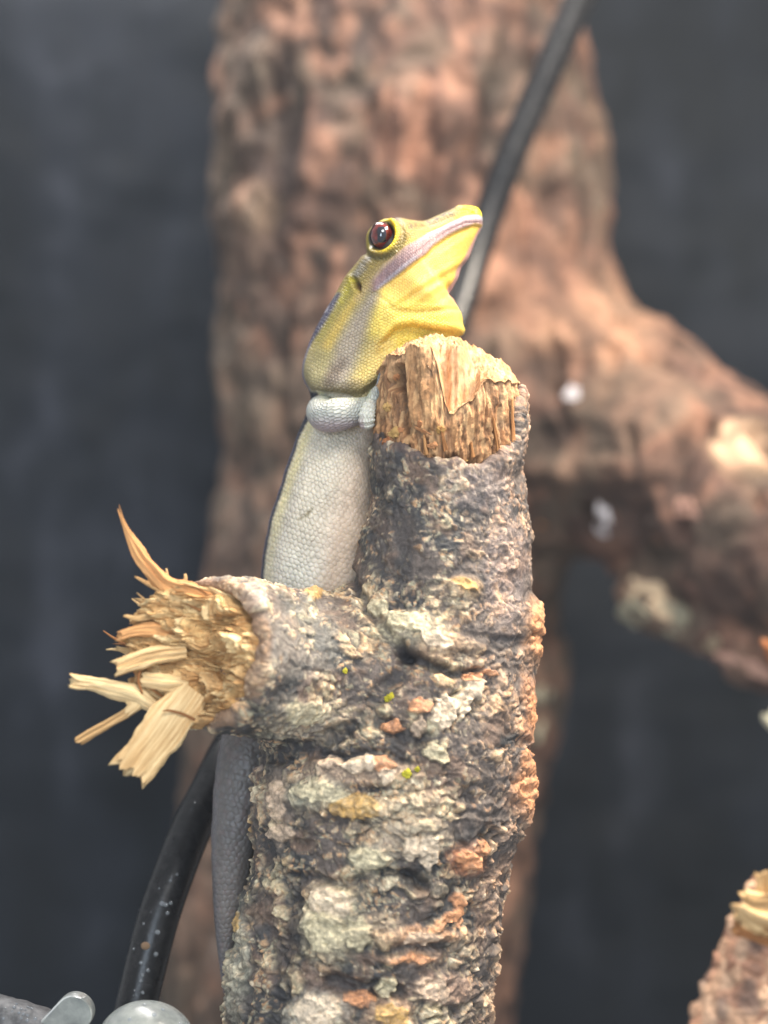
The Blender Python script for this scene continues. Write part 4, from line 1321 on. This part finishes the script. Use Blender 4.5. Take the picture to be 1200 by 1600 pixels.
    lay(lin(160, 156, 164), band(px, py, [(648, 408), (615, 436), (592, 454)], [2, 3, 2], 3) * 0.7)
    lay(lin(122, 88, 88), band(px, py, mouth, 0.4, 1.6) * 0.55)
    lay(lin(176, 136, 132), (1 - sstep(3, 8, ve)) * (py > 352) * (py < 480) * (px > 690))
    lip_u_arc = (752 - px) * 1.15
    gv = np.abs(((lip_u_arc / 12.0 + 0.15 * n_a) % 1.0) - 0.5) * 2
    groove = sstep(0.80, 0.97, gv) * lipm
    lay(lin(112, 92, 96), groove * 0.25)
    lore = band(px, py, [(626, 372), (660, 358), (690, 346)], [12, 10, 6], 10) * (su < -1)
    lay(lin(140, 118, 54), lore * (0.35 + 0.5 * sstep(-0.1, 0.4, n_a)))
    lay(lin(120, 104, 62), np.exp(-((de_eye - 38) / 7) ** 2) * (px > ex - 10) * (su < 0) * 0.5)
    tmp = band(px, py, [(606, 406), (580, 420), (566, 440)], [8, 14, 10], 9) * (su < 4)
    lay(lin(146, 126, 78), tmp * (0.3 + 0.5 * sstep(-0.1, 0.3, n_b)))
    # eye surround
    lay(lin(240, 212, 36), (1 - sstep(28, 34, de_eye)) * sstep(-18, 4, px - ex + 0.4 * (ey - py)))
    lay(lin(170, 152, 60), (1 - sstep(27, 33, de_eye)) * (1 - sstep(-14, 4, px - ex)))
    lay(lin(48, 40, 34), (1 - sstep(23.5, 26.5, de_eye)))
    lay(lin(104, 96, 90), band(px, py, [(598, 340), (612, 337), (624, 339)], 3, 4) * 0.8)
    lay(lin(96, 88, 50), np.exp(-((de_eye - 36) / 4) ** 2) * sstep(0, 14, py - ey) * 0.6)
    # ---- body behind the neck
    bd = np.where(stn > 22, 1.0, sstep(-2, 5, bl) * (stn > 18.5))
    lay(lin(220, 210, 190), bd)
    lay(lin(206, 182, 160), bd * sstep(60, 120, de) * 0.8)
    lay(lin(172, 166, 160), bd * band(px, py, [(470, 720), (445, 800), (430, 860), (425, 900)], [8, 12, 12, 12], 10) * 0.5)
    lay(lin(218, 216, 204), bd * sstep(800, 900, py) * sstep(20, 50, de) * (1 - sstep(80, 120, de)) * 0.6)
    lay(lin(226, 212, 160), bd * np.exp(-((de - 14) / 9) ** 2) * (1 - 0.55 * sstep(760, 900, py)) * 0.85)
    lay(lin(44, 46, 58), bd * (1 - sstep(3.5, 9, de - 8 * (1 - sstep(620, 690, py)))) * (py < 1000))
    lay(lin(88, 104, 140), bd * (1 - sstep(0.5, 3.0, de)) * sstep(660, 700, py) * (py < 1000) * 0.8)
    lay(lin(150, 138, 108), band(px, py, [(466, 812), (480, 804), (490, 793)], [1, 3, 1], 3) * 0.8)
    tl = sstep(980, 1100, py)
    lay(lin(110, 105, 102), tl)
    lay(lin(120, 106, 104), tl * sstep(-0.1, 0.5, n_a) * 0.5)
    lay(lin(84, 84, 98), tl * (1 - sstep(3, 14, de)) * 0.3)
    # ---- scale coordinates
    ssz = np.interp(py, [320, 400, 470, 560, 620, 700, 800, 1000, 1200, 1500], [3.8, 4.0, 4.8, 5.8, 5.6, 7.0, 8.6, 9.5, 12, 9])
    srow = np.interp(np.arange(M_), np.arange(M_), 1.0 * np.ones(M_))
    midp = (c[:, :2] + c[:, 2:4]) / 2
    ds = np.concatenate([[0], np.linalg.norm(np.diff(midp, axis=0), axis=1)])
    rowsz = np.interp(midp[:, 1], [340, 400, 470, 560, 620, 700, 800, 1000, 1200, 1500], [3.8, 4.0, 4.8, 5.8, 5.6, 7.0, 8.6, 9.5, 12, 9])
    vcoord = np.cumsum(ds / rowsz)
    # half circumference in px
    dY = np.diff(w[:, None] * G[None, :Na // 2 + 1] / K, axis=1); dP = np.diff(ln[:, None] * t[None, :Na // 2 + 1], axis=1)
    arc = np.concatenate([np.zeros((M_, 1)), np.cumsum(np.hypot(dY, dP), axis=1)], 1)
    arc = arc - arc[:, [Na // 4]]
    ucoord = np.zeros((M_, Na))
    ucoord[:, :Na // 2 + 1] = arc / rowsz[:, None]
    ucoord[:, Na // 2 + 1:] = -(arc[:, 1:Na // 2][:, ::-1] / rowsz[:, None]) + 400.0
    suv = np.stack([ucoord.ravel(), np.repeat(vcoord, Na), np.zeros(len(co))], 1)
    amt = np.ones(len(co)) * 0.9
    amt = amt * (1 - 0.65 * lipm) * (1 - 0.55 * thr * (py < 480)) * (1 - 0.35 * thr)
    amt = amt * (1 - 0.25 * (py < 400) * (sl < 0)) 
    amt = amt * (1 - 0.55 * bd * sstep(60, 110, de)) * (1 - 0.5 * tl) * (1 - (1 - sstep(24, 28, de_eye)))
    parts_co = [co]; parts_f = [faces]; parts_col = [col]; parts_uv = [suv]; parts_amt = [amt]
    # ---- limbs and toes, rooted inside the body
    def limb(pts, rad, colr, n=60, na=32, sz=5.2, flat=1.0, amt_=0.9, ribs=0):
        pts = np.array(pts, float)
        cc = catmull(pts, n); rr = catmull(np.array(rad, float), n)[:, 0]
        T = np.gradient(cc, axis=0); T /= np.linalg.norm(T, axis=1)[:, None]
        ref = np.array([0.05, 1.0, 0.1]); S = np.cross(T, ref); S /= np.linalg.norm(S, axis=1)[:, None]; U = np.cross(S, T)
        a = np.linspace(0, 2 * math.pi, na, endpoint=False)
        # rounded tips
        s = np.linspace(0, 1, n); L = np.sum(np.linalg.norm(np.diff(cc, axis=0), axis=1))
        tip = np.sqrt(np.clip(1 - np.clip((s * L - (L - rr[-1])) / rr[-1], 0, 1) ** 2, 0.0004, 1))
        rr2 = rr * tip
        if ribs: rr2 = rr2 * (1 + 0.07 * np.sin(2 * math.pi * ribs * s))
        g = cc[:, None] + S[:, None] * (rr2[:, None] * np.cos(a))[..., None] + U[:, None] * (rr2[:, None] * flat * np.sin(a))[..., None]
        f = grid_faces(n, na)
        v = np.cumsum(np.concatenate([[0], np.linalg.norm(np.diff(cc, axis=0), axis=1)])) / K / sz
        uvv = np.stack([np.tile(a - math.pi, n) * np.repeat(rr, na) / K / sz, np.repeat(v, na), np.zeros(n * na)], 1)
        cl = np.tile(colr, (n * na, 1))
        return g.reshape(-1, 3), f, cl, uvv, np.full(n * na, amt_)
    def W(px, py, Y):
        X, Z = g2w(px, py); return (X, Y, Z)
    arm_c = lin(182, 184, 176)
    limbs = []
    for sgn in (1, -1):
        def Q(px, py, Y): return W(px, py, Y if sgn > 0 else 1.06 - Y)
        limbs.append(limb([Q(520, 632, .40), Q(502, 640, .22), Q(508, 652, .05), Q(528, 650, -.02), Q(550, 646, .01), Q(568, 640, .06), Q(584, 632, .10), Q(594, 620, .12)], [.10, .112, .122, .132, .116, .092, .074, .06], arm_c, 130, 48, 5.6))
        limbs.append(limb([Q(574, 638, .08), Q(584, 630, .02), Q(590, 618, .01), Q(595, 606, .03)], [.06, .070, .062, .04], arm_c, 50, 36, 5.0))
        limbs.append(limb([Q(585, 630, .03), Q(577, 640, -.09), Q(573.5, 655, -.12), Q(575, 674, -.08)], [.052, .056, .066, .054], lin(206, 206, 194), 70, 28, 4.6, 0.7, 0.6, 7))
        limbs.append(limb([Q(588, 632, .05), Q(587, 646, -.02), Q(588, 658, -.02), Q(590, 668, .01)], [.05, .046, .048, .036], lin(184, 186, 180), 40, 24, 4.6, 0.7))
        limbs.append(limb([Q(592, 618, .06), Q(596, 604, .00), Q(598, 593, -.01), Q(600, 581, .02)], [.05, .042, .040, .030], lin(150, 156, 164), 40, 24, 4.6, 0.7))
        limbs.append(limb([Q(590, 622, .14), Q(600, 604, .22), Q(606, 590, .26)], [.05, .04, .03], lin(180, 184, 184), 30, 24, 4.5, 0.6))
        limbs.append(limb([Q(590, 628, .14), Q(600, 640, .22), Q(604, 655, .26)], [.05, .04, .03], lin(180, 184, 184), 30, 24, 4.5, 0.6))
    # hind legs gripping the back of the branch
    for (y0, y1) in ((.55, .75), (.80, 1.0)):
        limbs.append(limb([W(500, 1030, y0), W(470, 1075, y1), W(490, 1120, y1 + .1), W(540, 1130, y1 + .05)], [.15, .14, .10, .06], lin(150, 146, 142), 60, 32))
        for dyy in (-26, -8, 10, 26):
            limbs.append(limb([W(530, 1130, y1 + .06), W(560, 1130 + dyy, y1 + .02), W(585, 1130 + 1.4 * dyy, y1 - .02)], [.045, .035, .03], lin(150, 146, 142), 24, 16))
    for l in limbs:
        off = sum(len(a) for a in parts_co)
        x_, z_ = l[0][:, 0], l[0][:, 2]
        pxl = x_ / GS + 600; pyl = 800 - z_ / GS
        cl = l[2].copy()
        k = (sstep(0.55, 1.0, 1 - (pyl - 612) / 50) * (pxl > 500) * (pxl < 580) * (pyl < 680))[:, None] * 0.5
        cl = cl * (1 - k) + lin(200, 206, 166) * k
        k = (sstep(646, 672, pyl) * (pxl < 570) * (pyl < 690))[:, None] * 0.8
        cl = cl * (1 - k) + lin(160, 140, 146) * k
        parts_co.append(l[0]); parts_f.append(l[1] + off); parts_col.append(cl); parts_uv.append(l[3] + 900); parts_amt.append(l[4])
    co = np.vstack(parts_co); col = np.vstack(parts_col)
    me = mesh_np('body', co, np.vstack(parts_f))
    set_col(me, col * 0.88)
    set_vec(me, np.vstack(parts_uv), 'scale_uv')
    a = np.concatenate(parts_amt)
    set_vec(me, np.stack([a, a, a], 1), 'aux')
    skin = gecko_material()
    child('body', me, skin, root)
    # ---- eyes
    near = (np.hypot(px - ex, py - ey) < 3) & (np.tile(np.arange(Na) < Na // 2, M_))
    ysurf = parts_co[0][near, 1].mean()
    R_ = 0.114
    def eye_mat(name, stops, rscale):
        m, nt, nd, lk, b = newmat(name)
        tc = N(nt, 'ShaderNodeTexCoord')
        n = noise_n(nt, tc.outputs['Object'], rscale, 4, 0.6)
        lk.new(ramp(nt, n, stops), b.inputs['Base Color'])
        b.inputs['Roughness'].default_value = 0.12
        b.inputs['Coat Weight'].default_value = 1.0
        b.inputs['Coat Roughness'].default_value = 0.03
        b.inputs['IOR'].default_value = 1.4
        return m
    m_iris = eye_mat('iris_red', [(0.35, lin(58, 18, 16)), (0.65, lin(118, 44, 38))], 18)
    m_pup = eye_mat('pupil_dark', [(0.4, lin(16, 17, 22)), (0.6, lin(34, 36, 46))], 6)
    m_rim = eye_mat('eye_rim_dark', [(0.4, lin(26, 20, 18)), (0.6, lin(40, 30, 28))], 20)
    def cap_mesh(name, r, ang0, ang1, n1=26, n2=64, sx=0.84):
        rows = []
        for i in range(n1):
            a = ang0 + (ang1 - ang0) * i / (n1 - 1)
            p = np.linspace(0, 2 * math.pi, n2, endpoint=False)
            rows.append(np.stack([r * math.sin(a) * np.cos(p) * sx, np.full(n2, -r * math.cos(a)), r * math.sin(a) * np.sin(p)], 1))
        return mesh_np(name, np.vstack(rows), grid_faces(n1, n2)[:, ::-1])
    ex_w, ez_w = g2w(ex, ey)
    for sgn in (1, -1):
        yc = ysurf + 0.050
        if sgn < 0: yc = 2 * 0.42 - yc
        base = (ex_w, yc, ez_w)
        me1 = cap_mesh('eye', R_, 0.001, 2.2)
        e = child('eye', me1, m_iris, root, base)
        e['label'] = 'glossy dark red eye with a large dark pupil'
        me2 = cap_mesh('pupil', R_ * 1.006, 0.001, 0.60, 18, 48, 0.80)
        p_ = bpy.data.objects.new('pupil', me2); me2.materials.append(m_pup); C.objects.link(p_); p_.parent = e
        me3 = cap_mesh('rim', R_ * 1.004, 1.10, 1.7, 12, 64)
        r_ = bpy.data.objects.new('eye_rim', me3); me3.materials.append(m_rim); C.objects.link(r_); r_.parent = e
        if sgn < 0:
            e.rotation_euler = (0, 0, math.pi)
    return root
gecko_root = build_gecko()

# ---------------------------------------------------------------- black hose
def tube_mesh(name, pts, rad, n=260, na=32):
    cc = catmull(np.array(pts), n)
    T = np.gradient(cc, axis=0); T /= np.linalg.norm(T, axis=1)[:, None]
    ref = np.array([0.0, 1.0, 0.0]); S = np.cross(T, ref); S /= np.linalg.norm(S, axis=1)[:, None]; U = np.cross(S, T)
    a = np.linspace(0, 2 * math.pi, na, endpoint=False)
    g = cc[:, None] + rad * (S[:, None] * np.cos(a)[:, None] + U[:, None] * np.sin(a)[:, None])
    me = mesh_np(name, g.reshape(-1, 3), grid_faces(n, na))
    if np.mean(np.einsum('ij,ij->i', get_no(me), (g - cc[:, None]).reshape(-1, 3))) < 0: me.flip_normals()
    return me, cc, T

def build_hose():
    pts = [P(190, 1700, 0.30), P(200, 1640, 0.32), P(216, 1560, 0.36), P(243, 1450, 0.46), P(266, 1380, 0.58), P(297, 1300, 0.78), P(330, 1232, 1.0), P(362, 1168, 1.3),
           P(430, 1050, 2.2), P(510, 900, 3.6), P(600, 730, 5.0), P(690, 550, 5.8), P(721, 470, 6.1), P(742, 400, 6.3), P(767, 325, 6.4), P(801, 235, 6.4), P(852, 118, 6.4), P(904, 0, 6.4), P(952, -110, 6.4), P(1000, -220, 6.4)]
    me, cc, T = tube_mesh('hose', pts, 0.168)
    m, nt, nd, lk, b = newmat('black_rubber_hose')
    tc = N(nt, 'ShaderNodeTexCoord')
    n1 = noise_n(nt, tc.outputs['Object'], 14, 6, 0.7)
    n0 = noise_n(nt, tc.outputs['Object'], 2.5, 3, 0.5)
    c = ramp(nt, n1, [(0.45, (0.010, 0.010, 0.011)), (0.75, (0.030, 0.028, 0.029))])
    lk.new(c, b.inputs['Base Color'])
    lk.new(ramp(nt, n0, [(0.3, (0.20,) * 3), (0.7, (0.34,) * 3)]), b.inputs['Roughness'])
    lk.new(bump(nt, noise_n(nt, tc.outputs['Object'], 45, 4, 0.7), 0.25, 0.01), b.inputs['Normal'])
    b.inputs['Specular IOR Level'].default_value = 0.32
    root = empty('black_hose', P(216, 1560, 0.36), 'black rubber hose with water beads running behind the branch to the top right', 'hose')
    child('hose', me, m, root)
    # water beads
    md, nt, nd, lk, b = newmat('water_bead')
    b.inputs['Base Color'].default_value = (0.7, 0.74, 0.78, 1); b.inputs['Roughness'].default_value = 0.03
    b.inputs['Transmission Weight'].default_value = 0.8; b.inputs['IOR'].default_value = 1.33
    mt = chip_mat('brown_speck', lin(120, 96, 74), lin(170, 140, 110), 20)
    S_ = Surf(get_co(me), get_no(me))
    k = 14
    th = np.linspace(0, math.pi / 2, 6)
    rows = [np.stack([math.cos(a) * np.cos(np.linspace(0, 2 * math.pi, k, endpoint=False)), math.cos(a) * np.sin(np.linspace(0, 2 * math.pi, k, endpoint=False)), np.full(k, math.sin(a) * 0.7)], 1) for a in th]
    bead = mesh_np('water_bead', np.vstack(rows), grid_faces(6, k)); bead.materials.append(md)
    speck = mesh_np('speck', np.vstack(rows), grid_faces(6, k)); speck.materials.append(mt)
    r = np.random.default_rng(3)
    beads = [(251, 1406, 8), (263, 1407, 7), (273, 1405, 6), (268, 1428, 6), (250, 1453, 8), (248, 1484, 7), (222, 1497, 6), (236, 1510, 6), (216, 1517, 6), (226, 1532, 5), (228, 1549, 5), (272, 1372, 5), (284, 1361, 4), (217, 1440, 4), (204, 1478, 4)]
    for _ in range(9):
        yy = r.uniform(1220, 1560); xx = np.interp(yy, [1220, 1300, 1450, 1560], [325, 293, 243, 216]) + r.uniform(-30, 30)
        beads.append((xx, yy, r.uniform(1.6, 3.2)))
    for (x, y, s) in beads:
        i = S_.hit(x, y, 8)
        if i is None: continue
        M = Matrix.Translation(Vector(S_.co[i])) @ frame(S_.no[i], 0) @ Matrix.Diagonal((s * K * .55, s * K * .55, s * K * .6, 1))
        place('water_bead', bead, root, M)
    i = S_.hit(231, 1470, 8)
    place('mud_speck', speck, root, Matrix.Translation(Vector(S_.co[i])) @ frame(S_.no[i], 0) @ Matrix.Diagonal((0.038, 0.032, 0.025, 1)))
    return root
build_hose()

# ---------------------------------------------------------------- suction cup and clip, bottom left corner
def plastic(name, c1, c2, rough, trans, scale=6):
    m, nt, nd, lk, b = newmat(name)
    tc = N(nt, 'ShaderNodeTexCoord')
    n1 = noise_n(nt, tc.outputs['Object'], scale, 5, 0.65)
    lk.new(ramp(nt, n1, [(0.35, c1), (0.7, c2)]), b.inputs['Base Color'])
    b.inputs['Roughness'].default_value = rough
    b.inputs['Transmission Weight'].default_value = trans
    b.inputs['IOR'].default_value = 1.45
    lk.new(bump(nt, noise_n(nt, tc.outputs['Object'], 40, 4, 0.7), 0.2, 0.008), b.inputs['Normal'])
    return m
M_clear = plastic('cloudy_clear_plastic', lin(150, 155, 152), lin(205, 208, 200), 0.22, 0.55)
M_greyp = plastic('grey_plastic', lin(62, 62, 64), lin(104, 104, 104), 0.5, 0.0, 18)

def lathe(name, prof, n=64):
    a = np.linspace(0, 2 * math.pi, n, endpoint=False)
    rows = [np.stack([r * np.cos(a), r * np.sin(a), np.full(n, z)], 1) for r, z in prof]
    return mesh_np(name, np.vstack(rows), grid_faces(len(prof), n))

def build_suction():
    c = P(228, 1640, -0.45)
    root = empty('suction_cup', c, 'cloudy clear plastic suction cup dome at the foot of the hose', 'suction cup')
    prof = [(0.55, -0.62), (0.56, -0.55), (0.50, -0.50), (0.405, -0.35), (0.40, -0.2), (0.392, -0.05)]
    for k in range(14):
        a = k / 13 * math.pi / 2
        prof.append((max(0.386 * math.cos(a), 0.001), 0.02 + 0.35 * math.sin(a)))
    prof = [(r, z) for r, z in prof]
    me = lathe('dome', prof)
    o = child('dome', me, M_clear, root, c)
    # a faint moulding ring under the dome and small bubbles/water beads on it
    ring = lathe('ring', [(0.41, -0.10), (0.43, -0.08), (0.43, -0.04), (0.40, -0.02)])
    child('ring', ring, M_clear, root, c)
    S_ = Surf(get_co(me) + c, get_no(me))
    wb = bpy.data.meshes.get('water_bead')
    for (x, y, s) in [(243, 1578, 4), (288, 1596, 5), (222, 1566, 3), (196, 1588, 3), (262, 1572, 3)]:
        i = S_.hit(x, y, 8)
        if i is not None:
            place('water_bead', wb, root, Matrix.Translation(Vector(S_.co[i])) @ frame(S_.no[i], 0) @ Matrix.Diagonal((s * K, s * K, s * K, 1)))
build_suction()

def build_clip():
    c = P(20, 1640, -0.3)
    root = empty('hose_clip', c, 'grey plastic clip with a clear rounded tab in the lower left corner', 'clip')
    me, cc, T = tube_mesh('clip_body', [P(-90, 1600, -0.2), P(-30, 1606, -0.25), P(40, 1625, -0.3), P(90, 1646, -0.32), P(150, 1670, -0.3)], 0.28, 90, 40)
    co = get_co(me); no = get_no(me)
    set_co(me, co + no * (0.012 * fbm(co * 14, 4, 300))[:, None])
    child('clip_body', me, M_greyp, root)
    # tab: flat rounded tongue
    a0 = P(78, 1622, -0.42); a1 = P(118, 1580, -0.48)
    d = (a1 - a0) / np.linalg.norm(a1 - a0); s = np.cross(d, [0, -1.0, 0]); s /= np.linalg.norm(s)
    nrm = np.cross(s, d)
    out = []
    hw = 0.145
    for q in np.linspace(-math.pi / 2, math.pi / 2, 21):
        out.append(a1 + s * hw * math.sin(q) + d * hw * math.cos(q))
    out = [a0 - s * hw] + out + [a0 + s * hw]
    out = np.array(out); cen = out.mean(0); n = len(out)
    rows = []
    for off, sh in ((-0.06, 0.90), (-0.045, 0.98), (0, 1.0), (0.045, 0.98), (0.06, 0.90)):
        rows.append(cen + (out - cen) * sh + nrm * off)
    co = np.vstack(rows); f = grid_faces(5, n).tolist(); f.append(list(range(n))[::-1]); f.append([4 * n + j for j in range(n)])
    me = bpy.data.meshes.new('tab'); me.from_pydata(co.tolist(), [], f); me.update()
    child('tab', me, M_clear, root)
    S_ = Surf(get_co(bpy.data.meshes['clip_body']), get_no(bpy.data.meshes['clip_body']))
    wb = bpy.data.meshes.get('water_bead')
    r = np.random.default_rng(8)
    for _ in range(22):
        i = S_.hit(r.uniform(0, 80), r.uniform(1558, 1600), 8)
        if i is not None:
            q = r.uniform(1.5, 3.5) * K
            place('water_bead', wb, root, Matrix.Translation(Vector(S_.co[i])) @ frame(S_.no[i], 0) @ Matrix.Diagonal((q, q, q, 1)))
build_clip()

# ---------------------------------------------------------------- second broken branch, lower right corner
def build_twig():
    Yt = 2.4
    A = P(1120, 1760, Yt); B = P(1262, 1395, Yt)
    root = empty('corner_branch', A, 'pale broken branch end with split chips in the lower right corner', 'branch')
    ax_ = (B - A) / np.linalg.norm(B - A); L = np.linalg.norm(B - A)
    u = np.cross(ax_, [0, 1.0, 0]); u /= np.linalg.norm(u); v = np.cross(ax_, u)
    nl, na = 230, 260
    rows = []
    a = np.linspace(0, 2 * math.pi, na, endpoint=False)
    for i in range(nl):
        s = i / (nl - 1)
        cap = 1.0 if s < 0.94 else math.sqrt(max(0.0004, 1 - ((s - 0.94) / 0.06) ** 2))
        rr = (0.56 - 0.05 * s) * cap
        rows.append(A + ax_ * L * s + (u * np.cos(a)[:, None] + v * np.sin(a)[:, None]) * rr)
    co = np.vstack(rows)
    me = mesh_np('bark', co, grid_faces(nl, na))
    no = get_no(me).copy()
    if np.mean(np.einsum('ij,ij->i', no, co - (A + B) / 2)) < 0:
        me.flip_normals(); no = get_no(me).copy()
    n1 = fbm(co * 4, 4, 400); n2 = fbm(co * 2, 3, 404)
    f1, f2, r1, r2, r3 = worley(co * np.array([7, 7, 7.0]), 407)
    e = sstep(0.02, 0.35, f2 - f1)
    set_co(me, co + no * (0.05 * n1 + 0.04 * e * r1)[:, None])
    pal = np.stack([lin(190, 150, 122), lin(224, 190, 158), lin(168, 126, 102), lin(228, 200, 170)])
    col = pal[np.minimum((r2 * 4).astype(int), 3)] * 0.6 + lin(188, 146, 120) * 0.4
    dk = (sstep(0.05, 0.4, n2) * 0.7)[:, None]
    col = col * (1 - dk) + lin(112, 98, 92) * dk
    set_col(me, col * np.array([0.80, 0.73, 0.68]))
    child('bark', me, M_bark, root)
    for (pts, w, th, sd, mt) in [
        ([P(1225, 1440, 2.0), P(1195, 1428, 1.9), P(1175, 1422, 1.85), P(1156, 1412, 1.85)], [0.14, 0.17, 0.16, 0.12], 0.12, 31, M_split),
        ([P(1210, 1470, 2.0), P(1180, 1455, 1.9), P(1150, 1448, 1.85)], [0.07, 0.08, 0.07], 0.07, 32, M_splitd),
        ([P(1225, 1420, 2.1), P(1210, 1395, 2.0), P(1200, 1362, 2.0)], [0.14, 0.16, 0.13], 0.10, 33, M_split),
        ([P(1260, 1430, 2.2), P(1255, 1380, 2.1), P(1250, 1330, 2.1)], [0.14, 0.13, 0.10], 0.08, 34, M_split)]:
        child('splinter', splinter_mesh('splinter', pts, w, th, sd, 0.2), mt, root)
build_twig()

# ---------------------------------------------------------------- another twig just reaching in at the right edge
def build_edge_twig():
    root = empty('side_twig', P(1260, 1080, 3.0), 'orange brown twig tip just showing at the right edge', 'twig')
    m = splinter_mesh('stem', [P(1720, 1950, 3.6), P(1560, 1640, 3.5), P(1440, 1420, 3.4), P(1345, 1260, 3.3), P(1280, 1140, 3.2), P(1237, 1055, 3.1), P(1200, 1003, 3.0)], [0.30, 0.28, 0.26, 0.23, 0.18, 0.12, 0.05], [0.28, 0.26, 0.24, 0.2, 0.16, 0.11, 0.05], 41, 0.2, nl=160)
    child('stem', m, M_fl_orange, root)
    m = splinter_mesh('splinter', [P(1320, 1200, 3.3), P(1262, 1164, 3.8), P(1206, 1120, 4.4)], [0.12, 0.12, 0.10], 0.08, 42, 0.3)
    child('splinter', m, M_fl_grey, root)
build_edge_twig()

# ---------------------------------------------------------------- thin volume added to imitate veiling lens glare
def build_glare():
    lo = (-17.5, -19.5, -15.0); hi = (17.5, 14.2, 9.3)
    v = [(x, y, z) for x in (lo[0], hi[0]) for y in (lo[1], hi[1]) for z in (lo[2], hi[2])]
    f = [(0, 1, 3, 2), (4, 6, 7, 5), (0, 4, 5, 1), (2, 3, 7, 6), (0, 2, 6, 4), (1, 5, 7, 3)]
    me = bpy.data.meshes.new('glare_volume'); me.from_pydata(v, [], f); me.update()
    m = bpy.data.materials.new('glare_veil'); m.use_nodes = True
    nt = m.node_tree
    nt.nodes.remove(nt.nodes['Principled BSDF'])
    pv = nt.nodes.new('ShaderNodeVolumePrincipled')
    pv.inputs['Color'].default_value = (0.80, 0.90, 1.0, 1)
    pv.inputs['Density'].default_value = 0.0004
    pv.inputs['Anisotropy'].default_value = 0.0
    nt.links.new(pv.outputs[0], nt.nodes['Material Output'].inputs['Volume'])
    me.materials.append(m)
    o = bpy.data.objects.new('glare_volume', me); C.objects.link(o)
    o['kind'] = 'stuff'
    return o
build_glare()
